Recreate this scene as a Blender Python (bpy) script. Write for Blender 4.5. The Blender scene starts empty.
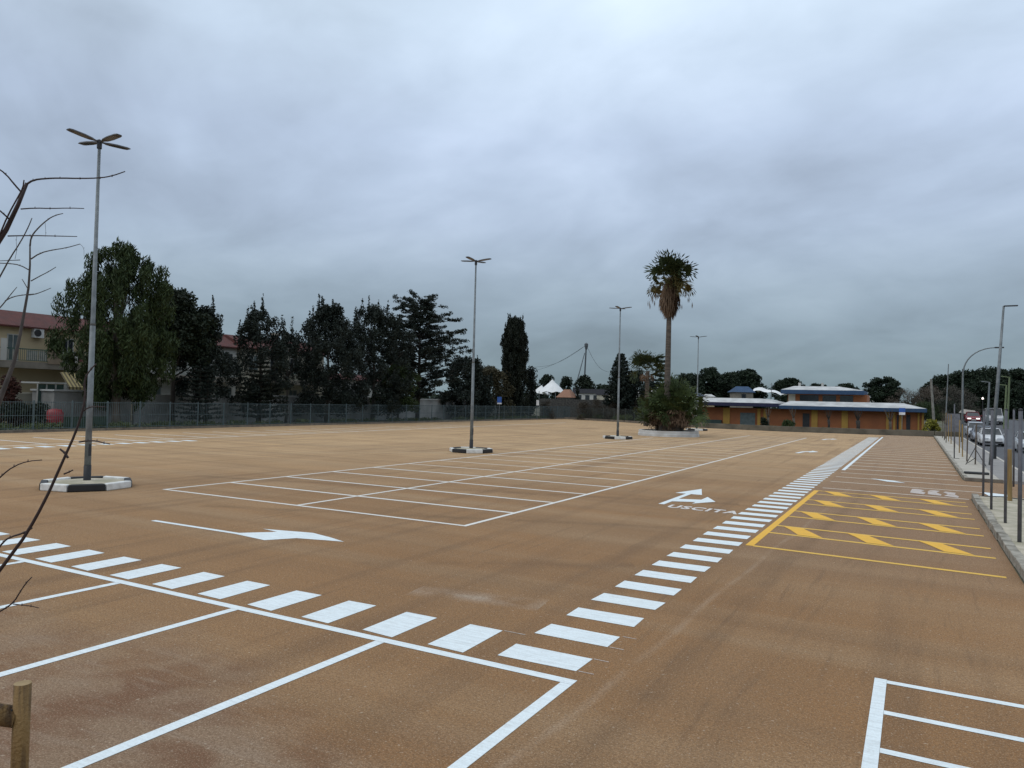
import bpy, math, random
import numpy as np
from mathutils import Vector, Matrix
random.seed(7); RNG = np.random.default_rng(11)
SC = bpy.context.scene
R_ = math.radians

# ------------------------------------------------------------------ camera
CAMH = 2.9
RIGHT = Vector((0.87799295, 0.47804246, 0.02457224))
DOWN = Vector((0.01117947, 0.03084145, -0.99946177))
FWD = Vector((-0.478543, 0.87779509, 0.02173431))
cam_d = bpy.data.cameras.new('camera'); cam = bpy.data.objects.new('camera', cam_d)
SC.collection.objects.link(cam); SC.camera = cam
m = Matrix.Identity(4)
for i in range(3):
    m[i][0] = RIGHT[i]; m[i][1] = -DOWN[i]; m[i][2] = -FWD[i]
m.translation = Vector((0, 0, CAMH)); cam.matrix_world = m
cam_d.sensor_width = 36.0; cam_d.lens = 740 / 1024 * 36; cam_d.clip_end = 3000; cam_d.clip_start = 0.05
SC.render.resolution_x = 1024; SC.render.resolution_y = 768

# ------------------------------------------------------------------ world, sun, exposure
W = bpy.data.worlds.new('World'); SC.world = W; W.use_nodes = True
nt = W.node_tree; nt.nodes.clear()
def N(t, **k):
    n = nt.nodes.new(t)
    for a, b in k.items(): setattr(n, a, b)
    return n
L = nt.links.new
out = N('ShaderNodeOutputWorld'); bg = N('ShaderNodeBackground'); L(bg.outputs[0], out.inputs[0])
tc = N('ShaderNodeTexCoord'); sep = N('ShaderNodeSeparateXYZ'); L(tc.outputs['Generated'], sep.inputs[0])
def mth(op, a, b=None, c=None):
    n = N('ShaderNodeMath', operation=op)
    for i, v in enumerate((a, b, c)):
        if v is None: continue
        if isinstance(v, (int, float)): n.inputs[i].default_value = v
        else: L(v, n.inputs[i])
    return n.outputs[0]
zc = mth('MAXIMUM', sep.outputs[2], 0.0)
den = mth('ADD', zc, 0.34)
cmb = N('ShaderNodeCombineXYZ'); L(mth('DIVIDE', sep.outputs[0], den), cmb.inputs[0]); L(mth('DIVIDE', sep.outputs[1], den), cmb.inputs[1])
def noise(sc, det, rough, dist=0.0, off=0.0):
    mp = N('ShaderNodeMapping'); mp.inputs['Location'].default_value = (off, off * .7, 0); mp.inputs['Rotation'].default_value = (0, 0, R_(28)); mp.inputs['Scale'].default_value = (1, 1.15, 1)
    L(cmb.outputs[0], mp.inputs[0])
    n = N('ShaderNodeTexNoise'); n.inputs['Scale'].default_value = sc; n.inputs['Detail'].default_value = det
    n.inputs['Roughness'].default_value = rough; n.inputs['Distortion'].default_value = dist
    L(mp.outputs[0], n.inputs['Vector']); return n.outputs[0]
c1 = noise(1.5, 6, 0.5, 0.4, 3.1); c2 = noise(4.6, 7, 0.5, 0.35, 9.0)
ramp = N('ShaderNodeValToRGB'); L(zc, ramp.inputs[0])
er = ramp.color_ramp
stops = [(0, (.17, .24, .275)), (.06, (.205, .272, .322)), (.15, (.31, .39, .475)), (.23, (.41, .50, .635)), (.33, (.48, .58, .74)), (.47, (.59, .71, .85)), (1, (.88, .95, 1.02))]
while len(er.elements) < len(stops): er.elements.new(.5)
for e, (p, c) in zip(er.elements, stops): e.position = p; e.color = (*c, 1)
cl = mth('ADD', mth('MULTIPLY', mth('SUBTRACT', c1, 0.5), 1.05), mth('MULTIPLY', mth('SUBTRACT', c2, 0.5), 0.36))
fac = mth('MULTIPLY', mth('ADD', cl, 1.02), 1.0)
vm = N('ShaderNodeVectorMath', operation='SCALE'); L(ramp.outputs[0], vm.inputs[0]); L(fac, vm.inputs['Scale'])
# slight warm tint in the bright cloud
tint = N('ShaderNodeMix', data_type='RGBA', blend_type='MIX'); L(mth('MULTIPLY', mth('MAXIMUM', cl, 0.0), 1.5), tint.inputs[0])
L(vm.outputs[0], tint.inputs[6])
gm = N('ShaderNodeVectorMath', operation='MULTIPLY'); L(vm.outputs[0], gm.inputs[0]); gm.inputs[1].default_value = (1.05, 1.0, .95); L(gm.outputs[0], tint.inputs[7])
SUN_EL, SUN_AZ = R_(48), R_(215)
sky = N('ShaderNodeTexSky', sky_type='NISHITA'); sky.sun_disc = False; sky.sun_elevation = SUN_EL; sky.sun_rotation = SUN_AZ
sk = N('ShaderNodeVectorMath', operation='SCALE'); L(sky.outputs[0], sk.inputs[0]); sk.inputs['Scale'].default_value = 0.07
mx = N('ShaderNodeMix', data_type='RGBA'); mx.inputs[0].default_value = 0.08
L(tint.outputs[2], mx.inputs[6]); L(sk.outputs[0], mx.inputs[7])
sc10 = N('ShaderNodeVectorMath', operation='SCALE'); L(mx.outputs[2], sc10.inputs[0]); sc10.inputs['Scale'].default_value = 10.0
L(sc10.outputs[0], bg.inputs[0]); bg.inputs[1].default_value = 0.1

sd = bpy.data.lights.new('sun', 'SUN'); sd.energy = 0.6; sd.angle = R_(50); sd.color = (1, .96, .9)
so = bpy.data.objects.new('sun', sd); SC.collection.objects.link(so)
dirv = Vector((math.sin(SUN_AZ) * math.cos(SUN_EL), math.cos(SUN_AZ) * math.cos(SUN_EL), math.sin(SUN_EL)))
so.rotation_euler = dirv.to_track_quat('Z', 'Y').to_euler()
SC.view_settings.view_transform = 'Standard'; SC.view_settings.look = 'None'
SC.view_settings.exposure = 0.18; SC.view_settings.gamma = 1.0

# ------------------------------------------------------------------ materials
MATS = {}
def mat(name, col, col2=None, rough=.8, metal=0, scale=3.0, detail=5, vec=(1, 1, 1), spec=.5, bump=0, bumpscale=None, lo=.35, hi=.65, emit=None, trans=0, island=None):
    if name in MATS: return MATS[name]
    M = bpy.data.materials.new(name); M.use_nodes = True; t = M.node_tree; b = t.nodes['Principled BSDF']
    b.inputs['Roughness'].default_value = rough; b.inputs['Metallic'].default_value = metal
    b.inputs['Specular IOR Level'].default_value = spec
    if col2 is None: col2 = tuple(c * .8 for c in col)
    tcn = t.nodes.new('ShaderNodeTexCoord'); mp = t.nodes.new('ShaderNodeMapping'); mp.inputs['Scale'].default_value = vec
    t.links.new(tcn.outputs['Object'], mp.inputs[0])
    nz = t.nodes.new('ShaderNodeTexNoise'); nz.inputs['Scale'].default_value = scale; nz.inputs['Detail'].default_value = detail
    t.links.new(mp.outputs[0], nz.inputs['Vector'])
    rp = t.nodes.new('ShaderNodeMapRange'); rp.inputs[1].default_value = lo; rp.inputs[2].default_value = hi
    t.links.new(nz.outputs[0], rp.inputs[0])
    mix = t.nodes.new('ShaderNodeMix'); mix.data_type = 'RGBA'; mix.inputs[6].default_value = (*col, 1); mix.inputs[7].default_value = (*col2, 1)
    f = rp.outputs[0]
    if island:
        gi = t.nodes.new('ShaderNodeNewGeometry'); mm = t.nodes.new('ShaderNodeMath'); mm.operation = 'MULTIPLY_ADD'
        t.links.new(gi.outputs['Random Per Island'], mm.inputs[0]); mm.inputs[1].default_value = island
        m2 = t.nodes.new('ShaderNodeMath'); m2.operation = 'MULTIPLY'; t.links.new(f, m2.inputs[0]); m2.inputs[1].default_value = 1 - island
        t.links.new(m2.outputs[0], mm.inputs[2]); f = mm.outputs[0]
    t.links.new(f, mix.inputs[0]); t.links.new(mix.outputs[2], b.inputs['Base Color'])
    if bump:
        bn = t.nodes.new('ShaderNodeBump'); bn.inputs['Strength'].default_value = bump; bn.inputs['Distance'].default_value = .02
        n2 = t.nodes.new('ShaderNodeTexNoise'); n2.inputs['Scale'].default_value = bumpscale or scale * 8; n2.inputs['Detail'].default_value = 3
        t.links.new(tcn.outputs['Object'], n2.inputs['Vector']); t.links.new(n2.outputs[0], bn.inputs['Height']); t.links.new(bn.outputs[0], b.inputs['Normal'])
    if emit:
        b.inputs['Emission Color'].default_value = (*emit[0], 1); b.inputs['Emission Strength'].default_value = emit[1]
    if trans: b.inputs['Transmission Weight'].default_value = trans
    M.diffuse_color = (*col, 1)
    MATS[name] = M; return M

def sand_material():
    M = bpy.data.materials.new('sandy_surface'); M.use_nodes = True; t = M.node_tree; b = t.nodes['Principled BSDF']
    b.inputs['Roughness'].default_value = .9; b.inputs['Specular IOR Level'].default_value = .15
    nn, ll = t.nodes.new, t.links.new
    tcn = nn('ShaderNodeTexCoord')
    def nz(scale, det, vec=(1, 1, 1), rot=0, lo=.3, hi=.7, rough=.5, dist=0, off=(0, 0, 0)):
        mp = nn('ShaderNodeMapping'); mp.inputs['Rotation'].default_value = (0, 0, R_(rot)); mp.inputs['Scale'].default_value = vec; mp.inputs['Location'].default_value = off
        ll(tcn.outputs['Object'], mp.inputs[0])
        n = nn('ShaderNodeTexNoise'); n.inputs['Scale'].default_value = scale; n.inputs['Detail'].default_value = det; n.inputs['Roughness'].default_value = rough; n.inputs['Distortion'].default_value = dist
        ll(mp.outputs[0], n.inputs['Vector'])
        r = nn('ShaderNodeMapRange'); r.inputs[1].default_value = lo; r.inputs[2].default_value = hi; ll(n.outputs[0], r.inputs[0]); return r.outputs[0]
    def mixc(f, a, c, mul=None, blend='MIX'):
        x = nn('ShaderNodeMix'); x.data_type = 'RGBA'; x.blend_type = blend; x.clamp_factor = True
        if mul is not None:
            q = nn('ShaderNodeMath'); q.operation = 'MULTIPLY'; ll(f, q.inputs[0]); q.inputs[1].default_value = mul; f = q.outputs[0]
        ll(f, x.inputs[0])
        for s, v in ((6, a), (7, c)):
            if isinstance(v, tuple): x.inputs[s].default_value = (*v, 1)
            else: ll(v, x.inputs[s])
        return x.outputs[2]
    base = mixc(nz(.07, 4, lo=.38, hi=.62), (.315, .162, .066), (.37, .205, .092))
    # thick ramps the sand colour paler towards the middle and back of the lot
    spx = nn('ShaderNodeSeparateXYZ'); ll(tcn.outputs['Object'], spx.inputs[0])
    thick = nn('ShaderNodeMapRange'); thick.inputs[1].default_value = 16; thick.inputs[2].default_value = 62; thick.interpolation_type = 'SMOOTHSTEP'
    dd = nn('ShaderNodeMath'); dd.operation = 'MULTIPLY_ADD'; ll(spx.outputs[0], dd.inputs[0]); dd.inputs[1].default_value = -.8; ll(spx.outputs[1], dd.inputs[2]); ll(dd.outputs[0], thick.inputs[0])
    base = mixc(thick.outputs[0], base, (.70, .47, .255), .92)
    base = mixc(nz(.35, 6, lo=.42, hi=.75, dist=.6, off=(3, 7, 0)), base, (.235, .135, .064), .38)
    base = mixc(nz(.18, 5, lo=.5, hi=.72, dist=.8, off=(13, 2, 0)), base, (.33, .24, .15), .25)
    # brushed and rolled streaks, both directions
    base = mixc(nz(1.0, 6, vec=(.05, 1.3, 1), rot=4, lo=.47, hi=.72), base, (.22, .13, .068), .34)
    base = mixc(nz(1.0, 5, vec=(.035, .35, 1), rot=5, lo=.47, hi=.70, off=(4, 2, 0)), base, (.28, .18, .10), .30)
    base = mixc(nz(1.0, 5, vec=(.04, .6, 1), rot=4, lo=.47, hi=.70, off=(9, 2, 0)), base, (.60, .45, .28), .30)
    base = mixc(nz(1.0, 6, vec=(1.6, .07, 1), rot=-6, lo=.52, hi=.70, off=(1, 5, 0)), base, (.17, .10, .055), .45)
    base = mixc(nz(1.0, 6, vec=(7, .35, 1), rot=8, lo=.60, hi=.72, off=(2, 1, 0)), base, (.15, .09, .052), .38)
    # coarser greyish bare surface next to the camera
    near = nn('ShaderNodeMapRange'); near.inputs[1].default_value = 7.2; near.inputs[2].default_value = 5.6
    wob = nn('ShaderNodeMath'); wob.operation = 'MULTIPLY_ADD'; ll(nz(.5, 6, vec=(.6, 1, 1)), wob.inputs[0]); wob.inputs[1].default_value = 2.4; ll(spx.outputs[1], wob.inputs[2]); ll(wob.outputs[0], near.inputs[0])
    west = nn('ShaderNodeMapRange'); west.inputs[1].default_value = -1.5; west.inputs[2].default_value = -4; ll(spx.outputs[0], west.inputs[0])
    nw = nn('ShaderNodeMath'); nw.operation = 'MULTIPLY'; ll(near.outputs[0], nw.inputs[0]); ll(west.outputs[0], nw.inputs[1])
    bare = mixc(nz(1.3, 7, lo=.42, hi=.6, dist=.5), (.30, .205, .135), (.19, .098, .058))
    bare = mixc(nz(3.5, 6, vec=(.3, 1.6, 1), rot=-12, lo=.52, hi=.7, off=(2, 2, 0)), bare, (.36, .28, .21), .5)
    base = mixc(nw.outputs[0], base, bare, .9)
    # right-hand aisle: reddish worn bays
    east = nn('ShaderNodeMapRange'); east.inputs[1].default_value = -3.6; east.inputs[2].default_value = -2.9; ll(spx.outputs[0], east.inputs[0])
    far_ = nn('ShaderNodeMapRange'); far_.inputs[1].default_value = 13; far_.inputs[2].default_value = 19; ll(spx.outputs[1], far_.inputs[0])
    ea = nn('ShaderNodeMath'); ea.operation = 'MULTIPLY'; ll(east.outputs[0], ea.inputs[0]); ll(far_.outputs[0], ea.inputs[1])
    base = mixc(ea.outputs[0], base, (.315, .20, .125), .65)
    # roller joints and wheel tracks
    def track(x0, y0, x1, y1, w, col, st, brk=.45):
        nonlocal base
        d = math.hypot(x1 - x0, y1 - y0); nx_, ny_ = (y1 - y0) / d, -(x1 - x0) / d; c0 = nx_ * x0 + ny_ * y0
        def m(op, a, b_=None, c=None):
            q = nn('ShaderNodeMath'); q.operation = op
            for k, v in enumerate((a, b_, c)):
                if v is None: continue
                if isinstance(v, (int, float)): q.inputs[k].default_value = v
                else: ll(v, q.inputs[k])
            return q.outputs[0]
        t_ = m('ADD', m('MULTIPLY', spx.outputs[0], nx_), m('MULTIPLY_ADD', spx.outputs[1], ny_, -c0))
        t_ = m('ADD', t_, m('MULTIPLY_ADD', nz(.12, 2, lo=0, hi=1), .8, -.4))
        k = m('SUBTRACT', 1, m('DIVIDE', m('ABSOLUTE', t_), w)); k = m('MULTIPLY', m('MAXIMUM', k, 0), nz(1.2, 5, lo=brk - .15, hi=brk + .15))
        al = m('ADD', m('MULTIPLY', spx.outputs[0], -ny_), m('MULTIPLY_ADD', spx.outputs[1], nx_, ny_ * x0 - nx_ * y0))
        k = m('MULTIPLY', k, m('MULTIPLY', m('GREATER_THAN', al, 0), m('LESS_THAN', al, d)))
        base = mixc(m('MULTIPLY', k, st), base, col)
    track(-2.9, 4, -2.0, 30, .08, (.46, .33, .22), .5)
    track(-2.5, 4, -1.5, 30, .22, (.15, .09, .05), .5)
    for dx in (0, .22, 1.5, 1.75): track(-2.0 + dx, 5, -.4 + dx * .7, 22, .07, (.15, .095, .055), .3, .53)
    track(-16, 12.9, -4.3, 17.5, .3, (.15, .09, .045), .5)
    track(-22, 17.2, 4.5 - 9, 22.4, .5, (.16, .095, .05), .5)
    track(-8.6, 10.2, -4.4, 12.8, .45, (.15, .085, .045), .5, .52)
    track(-30, 24, -8, 50, .35, (.62, .48, .3), .6)
    track(-6.6, 9.2, -4.6, 9.5, .35, (.55, .47, .38), .7, .5)
    # grains
    g0 = nz(14, 6, lo=.35, hi=.7, off=(3, 1, 0)); base = mixc(g0, base, (.17, .10, .055), .28)
    g1 = nz(38, 3, lo=.38, hi=.66); base = mixc(g1, base, (.11, .062, .032), .50)
    g2 = nz(75, 2, lo=.55, hi=.75, off=(5, 5, 5)); base = mixc(g2, base, (.66, .52, .36), .50)
    g3 = nz(22, 2, lo=.66, hi=.72, off=(8, 5, 5)); base = mixc(g3, base, (.62, .52, .40), .35)
    ll(base, b.inputs['Base Color'])
    bn = nn('ShaderNodeBump'); bn.inputs['Strength'].default_value = .5; bn.inputs['Distance'].default_value = .012
    ll(nz(45, 4), bn.inputs['Height']); ll(bn.outputs[0], b.inputs['Normal'])
    return M
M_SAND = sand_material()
def paint_material(name, col, under=(.28, .18, .11), wear=.25, scale=9):
    M = bpy.data.materials.new(name); M.use_nodes = True; t = M.node_tree; b = t.nodes['Principled BSDF']; b.inputs['Roughness'].default_value = .65
    nn, ll = t.nodes.new, t.links.new; tcn = nn('ShaderNodeTexCoord')
    a = nn('ShaderNodeTexNoise'); a.inputs['Scale'].default_value = scale; a.inputs['Detail'].default_value = 8; a.inputs['Roughness'].default_value = .7; ll(tcn.outputs['Object'], a.inputs['Vector'])
    c = nn('ShaderNodeTexNoise'); c.inputs['Scale'].default_value = 60; c.inputs['Detail'].default_value = 3; ll(tcn.outputs['Object'], c.inputs['Vector'])
    r = nn('ShaderNodeMapRange'); r.inputs[1].default_value = .5; r.inputs[2].default_value = .8; ll(a.outputs[0], r.inputs[0])
    r2 = nn('ShaderNodeMapRange'); r2.inputs[1].default_value = .42; r2.inputs[2].default_value = .68; ll(c.outputs[0], r2.inputs[0])
    ad = nn('ShaderNodeMath'); ad.operation = 'MULTIPLY_ADD'; ll(r2.outputs[0], ad.inputs[0]); ad.inputs[1].default_value = .6; ll(r.outputs[0], ad.inputs[2])
    ml = nn('ShaderNodeMath'); ml.operation = 'MULTIPLY'; ml.use_clamp = True; ll(ad.outputs[0], ml.inputs[0]); ml.inputs[1].default_value = wear
    bs = nn('ShaderNodeMapping'); bs.inputs['Scale'].default_value = (2.5, 26, 1); ll(tcn.outputs['Object'], bs.inputs[0]); bz = nn('ShaderNodeTexNoise'); bz.inputs['Scale'].default_value = 1; bz.inputs['Detail'].default_value = 5; ll(bs.outputs[0], bz.inputs['Vector'])
    br_ = nn('ShaderNodeMapRange'); br_.inputs[1].default_value = .4; br_.inputs[2].default_value = .7; ll(bz.outputs[0], br_.inputs[0])
    pc = nn('ShaderNodeMix'); pc.data_type = 'RGBA'; ll(br_.outputs[0], pc.inputs[0]); pc.inputs[6].default_value = (*col, 1); pc.inputs[7].default_value = (*[c * .84 for c in col], 1)
    x = nn('ShaderNodeMix'); x.data_type = 'RGBA'; ll(ml.outputs[0], x.inputs[0]); ll(pc.outputs[2], x.inputs[6]); x.inputs[7].default_value = (*under, 1)
    ll(x.outputs[2], b.inputs['Base Color']); return M
M_WHITE = paint_material('white_road_paint', (.80, .87, .88), wear=.24)
M_WHITE_THIN = paint_material('dusty_white_road_paint', (.80, .78, .72), wear=.32)
M_WHITE_DUSTY = paint_material('sanded_white_road_paint', (.80, .70, .58), wear=.3)
M_WHITE_WORN = paint_material('worn_white_road_paint', (.62, .55, .50), wear=1.1, scale=3)
M_YELLOW = paint_material('yellow_road_paint', (.86, .46, .02), wear=.22)
M_YELLOW_THIN = paint_material('dusty_yellow_road_paint', (.82, .48, .05), wear=.28)

# ------------------------------------------------------------------ object helpers
COL = SC.collection
def tag(o, label=None, cat=None, group=None, kind=None):
    if label: o['label'] = label
    if cat: o['category'] = cat
    if group: o['group'] = group
    if kind: o['kind'] = kind
    return o
def empty(name, loc=(0, 0, 0), label=None, cat=None, group=None, rz=0):
    o = bpy.data.objects.new(name, None); COL.objects.link(o); o.location = loc; o.rotation_euler = (0, 0, rz); o.empty_display_size = .2
    return tag(o, label, cat, group)
def children(o): return [c for c in bpy.data.objects if c.parent == o]
def copy_tree(o, loc=None, rz=None, label=None, parent=None):
    c = o.copy(); COL.objects.link(c); c.parent = parent
    if loc is not None: c.location = loc
    if rz is not None: c.rotation_euler = (0, 0, rz)
    if label: c['label'] = label
    for ch in children(o): copy_tree(ch, parent=c)
    return c

class MB:
    def __init__(s): s.v = []; s.f = []; s.smooth = False
    def add(s, vs, fs):
        n = len(s.v); s.v += [tuple(v) for v in vs]; s.f += [tuple(i + n for i in f) for f in fs]; return s
    def box(s, x0, y0, z0, x1, y1, z1):
        return s.add([(x0, y0, z0), (x1, y0, z0), (x1, y1, z0), (x0, y1, z0), (x0, y0, z1), (x1, y0, z1), (x1, y1, z1), (x0, y1, z1)],
                     [(3, 2, 1, 0), (4, 5, 6, 7), (0, 1, 5, 4), (1, 2, 6, 5), (2, 3, 7, 6), (3, 0, 4, 7)])
    def rect(s, x0, y0, x1, y1, z): return s.add([(x0, y0, z), (x1, y0, z), (x1, y1, z), (x0, y1, z)], [(0, 1, 2, 3)])
    def poly(s, pts, z): return s.add([(p[0], p[1], z) for p in pts], [tuple(range(len(pts)))])
    def prism(s, pts, z0, z1):
        n = len(pts)
        return s.add([(p[0], p[1], z0) for p in pts] + [(p[0], p[1], z1) for p in pts],
                     [tuple(range(n))[::-1], tuple(range(n, 2 * n))] + [(i, (i + 1) % n, n + (i + 1) % n, n + i) for i in range(n)])
    def tube(s, pts, rad, n=8, caps=True):
        pts = [Vector(p) for p in pts]; m = len(pts)
        if isinstance(rad, (int, float)): rad = [rad] * m
        prev = None; base = len(s.v); vs = []
        for i, p in enumerate(pts):
            d = (pts[min(i + 1, m - 1)] - pts[max(i - 1, 0)]).normalized()
            if prev is None:
                a = d.orthogonal().normalized()
            else:
                a = (prev - d * prev.dot(d)).normalized()
            prev = a; b = d.cross(a)
            for k in range(n):
                t = 2 * math.pi * k / n
                vs.append(p + (a * math.cos(t) + b * math.sin(t)) * rad[i])
        fs = [(i * n + k, i * n + (k + 1) % n, (i + 1) * n + (k + 1) % n, (i + 1) * n + k) for i in range(m - 1) for k in range(n)]
        if caps: fs += [tuple(range(n))[::-1], tuple(range((m - 1) * n, m * n))]
        return s.add(vs, fs)
    def lathe(s, prof, n=24, c=(0, 0)):
        m = len(prof)
        vs = [(c[0] + r * math.cos(2 * math.pi * k / n), c[1] + r * math.sin(2 * math.pi * k / n), z) for r, z in prof for k in range(n)]
        fs = [(i * n + k, i * n + (k + 1) % n, (i + 1) * n + (k + 1) % n, (i + 1) * n + k) for i in range(m - 1) for k in range(n)]
        return s.add(vs, fs)
    def build(s, name, material, parent=None, smooth=False, bevel=0):
        me = bpy.data.meshes.new(name); me.from_pydata(s.v, [], s.f); me.materials.append(material); me.update()
        if smooth: me.polygons.foreach_set('use_smooth', [True] * len(me.polygons))
        o = bpy.data.objects.new(name, me); COL.objects.link(o)
        if parent: o.parent = parent
        if bevel:
            b = o.modifiers.new('bevel', 'BEVEL'); b.width = bevel; b.segments = 2; b.limit_method = 'ANGLE'
        return o
def struct(name, mb, material, **k): return tag(mb.build(name, material, **k), kind='structure')
def ray(px, py): return RIGHT * ((px - 512) / 740) + DOWN * ((py - 384) / 740) + FWD
def site(px, py, X=None, Y=None, Z=None, D=None):
    """a place in the world seen along one direction, on a given plane or at a given distance"""
    w = ray(px, py)
    if X is not None: t = X / w.x
    elif Y is not None: t = Y / w.y
    elif Z is not None: t = (Z - CAMH) / w.z
    else: t = D
    return Vector((0, 0, CAMH)) + w * t

# ------------------------------------------------------------------ ground, lot, pavements, road
m_earth = mat('dark_earth_and_weeds', (.06, .07, .03), (.13, .11, .07), scale=.4)
struct('ground', MB().rect(-700, -300, 700, 1400, -.012), m_earth)
lot = [(-51, -12), (1.65, -12), (1.65, 36.6), (1.8, 36.6), (1.8, 94.2), (-14, 91.2), (-24, 93.5), (-38, 105), (-51, 112)]
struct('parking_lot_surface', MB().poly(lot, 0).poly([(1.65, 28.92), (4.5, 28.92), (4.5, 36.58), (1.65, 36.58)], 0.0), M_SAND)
m_curb = mat('weathered_concrete', (.40, .365, .30), (.17, .15, .115), scale=3, detail=10, bump=.8)
m_curbdark = mat('dark_stained_concrete', (.12, .10, .08), (.2, .17, .13), scale=3)
m_gravel = mat('pale_bed_gravel', (.50, .44, .34), (.31, .28, .19), scale=2.2, detail=12, bump=.6, bumpscale=30)
def kerb_run(name, pts, w=.14, h=.15, seg=1.0, mtl=None):
    b = MB()
    for (x0, y0), (x1, y1) in zip(pts[:-1], pts[1:]):
        d = Vector((x1 - x0, y1 - y0)); n = max(1, round(d.length / seg)); u = d.normalized(); q = Vector((-u.y, u.x))
        for i in range(n):
            a = Vector((x0, y0)) + u * (i * d.length / n + .006); c = Vector((x0, y0)) + u * ((i + 1) * d.length / n - .006)
            hh = h + random.uniform(-.016, .012); o = random.uniform(-.018, .018)
            p = [a + q * o, c + q * o, c + q * (o + w), a + q * (o + w)]
            b.prism([(v.x, v.y) for v in p], 0, hh)
    return struct(name, b, mtl or m_curb, bevel=.012)
struct('planting_bed_near', MB().box(1.83, 15.3, 0, 3.1, 28.8, .15), m_gravel)
kerb_run('kerb_of_near_bed', [(1.84, 15.2), (1.84, 28.9)], h=.19, w=.18, seg=.8)
kerb_run('kerb_end_near_bed', [(3.2, 28.8), (1.84, 28.8)])
kerb_run('kerb_front_near_bed', [(1.68, 15.1), (3.2, 15.1)])
struct('planting_bed_far', MB().box(1.9, 36.2, 0, 3.1, 93, .12), mat('pale_cement_bed', (.48, .44, .37), (.36, .32, .26), scale=1.2, detail=9))
kerb_run('kerb_of_far_bed', [(1.98, 36.3), (1.98, 93)])
kerb_run('kerb_front_far_bed', [(1.84, 36.1), (3.2, 36.1)], mtl=m_curbdark)
m_pave = mat('grey_paving', (.30, .28, .26), (.22, .205, .19), scale=1.5, detail=8)
struct('pavement', MB().box(3.1, 12, 0, 4.34, 28.9, .125).box(3.1, 36.1, 0, 4.34, 93, .125), m_pave)
struct('pavement_kerb', MB().box(4.35, 12, 0, 4.5, 93, .14), mat('light_kerb_stone', (.52, .48, .42), (.4, .37, .32), scale=2))
m_asph = mat('asphalt', (.05, .05, .055), (.075, .075, .078), scale=2, rough=.75)
rd = MB(); prof = [(-60, .004), (88, .004), (105, .8), (130, 1.55), (320, 2.0)]
for (y0, z0), (y1, z1) in zip(prof[:-1], prof[1:]):
    rd.add([(4.5, y0, z0), (15, y0, z0), (15, y1, z1), (4.5, y1, z1)], [(0, 1, 2, 3)])
struct('road', rd, m_asph)
struct('road_shoulder', MB().add([(15, 10, .06), (40, 10, .06), (40, 88, .06), (15, 88, .06)], [(0, 1, 2, 3)])
       .add([(15, 88, .06), (60, 88, .06), (60, 105, .9), (15, 105, .9)], [(0, 1, 2, 3)])
       .add([(15, 105, .9), (60, 105, .9), (60, 130, 1.6), (15, 130, 1.6)], [(0, 1, 2, 3)])
       .add([(15, 130, 1.6), (60, 130, 1.6), (60, 300, 2.1), (15, 300, 2.1)], [(0, 1, 2, 3)])
       .add([(-2, 95, -.005), (4.48, 95, -.005), (4.48, 130, 1.5), (-2, 130, 1.5)], [(0, 1, 2, 3)]), m_earth)

# ------------------------------------------------------------------ painted markings
Z1, Z2 = .004, .008
SK = .075
b = MB(); j = lambda a=.012: random.uniform(-a, a)
y = 7.40
while y < 84:
    b.add([(-4.13 + j(), y + j(), Z1), (-3.17 + j(), y + j(), Z1), (-3.17 + j(), y + .455 + j(), Z1), (-4.13 + j(), y + .455 + j(), Z1)], [(0, 1, 2, 3)]); y += .927
struct('zebra_crossing', b, M_WHITE)
b = MB()
for k in range(26):
    x = -4.51 - k * (1.005 + .0012 * k)
    b.add([(x - .49 + j(), 7.27 + j(), Z1), (x + j(), 7.25 + j(), Z1), (x + j(), 8.2 + j(), Z1), (x - .49 + j(), 8.2 + j(), Z1)], [(0, 1, 2, 3)])
struct('zebra_crossing_side', b, M_WHITE)
b = MB()
for k in range(12): y = 18.0 + k * 1.04; b.rect(-38.6, y, -37.6, y + .55, Z1)
struct('zebra_crossing_far', b, M_WHITE)
b = MB(); b.rect(-34, 7.04, -3.05, 7.17, Z1)
for x in (-3.05, -5.47, -7.93, -10.45, -13.0, -15.5, -18, -20.5, -23, -25.5): sk = .15 if x < -4 else .03; b.add([(x - .13 - sk, 1.9, Z1), (x - sk, 1.9, Z1), (x, 7.037, Z1), (x - .13, 7.037, Z1)], [(0, 1, 2, 3)])
struct('bay_lines_near', b, M_WHITE)
# faint setting-out lines next to the crossing
b = MB()
for y in (7.42, 7.86, 8.34, 8.8): b.rect(-3.15, y, -2.97, y + .016, Z1)
b.rect(-4.5, 8.2, -4.2, 8.218, Z1)
struct('setting_out_lines', b, M_WHITE_WORN)
b = MB(); b.rect(-9.06, 14.37, -8.94, 75, Z1); b.rect(-14.26, 14.49, -14.14, 75, Z1); b.rect(-19.56, 14.49, -19.44, 61, Z1); b.rect(-19.56, 14.37, -9.062, 14.487, Z1)
for k in range(1, 26):
    y = 14.43 + 2.4 * k; x0 = -19.44 if y < 61 else -14.14
    if k < 5: b.rect(-14.138, y - .07, -9.062, y + .07, Z1); 
    if k < 5: b.rect(x0, y - .07, -14.262, y + .07, Z1)
struct('bay_lines_central', b, M_WHITE_THIN)
b = MB()
for k in range(5, 26):
    y = 14.43 + 2.4 * k; b.rect(-14.138, y - .07, -9.062, y + .07, Z1)
    if y < 61: b.rect(-19.438, y - .07, -14.262, y + .07, Z1)
struct('bay_lines_central_far', b, M_WHITE_DUSTY)
b = MB(); b.add([(-39.4, 10, Z1), (-39.22, 10, Z1), (-41.6, 92, Z1), (-41.8, 92, Z1)], [(0, 1, 2, 3)])
for k in range(24):
    y = 9.6 + 2.55 * k; b.rect(-45.8, y, -39.41 - .029 * (y - 9), y + .18, Z1)
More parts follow.
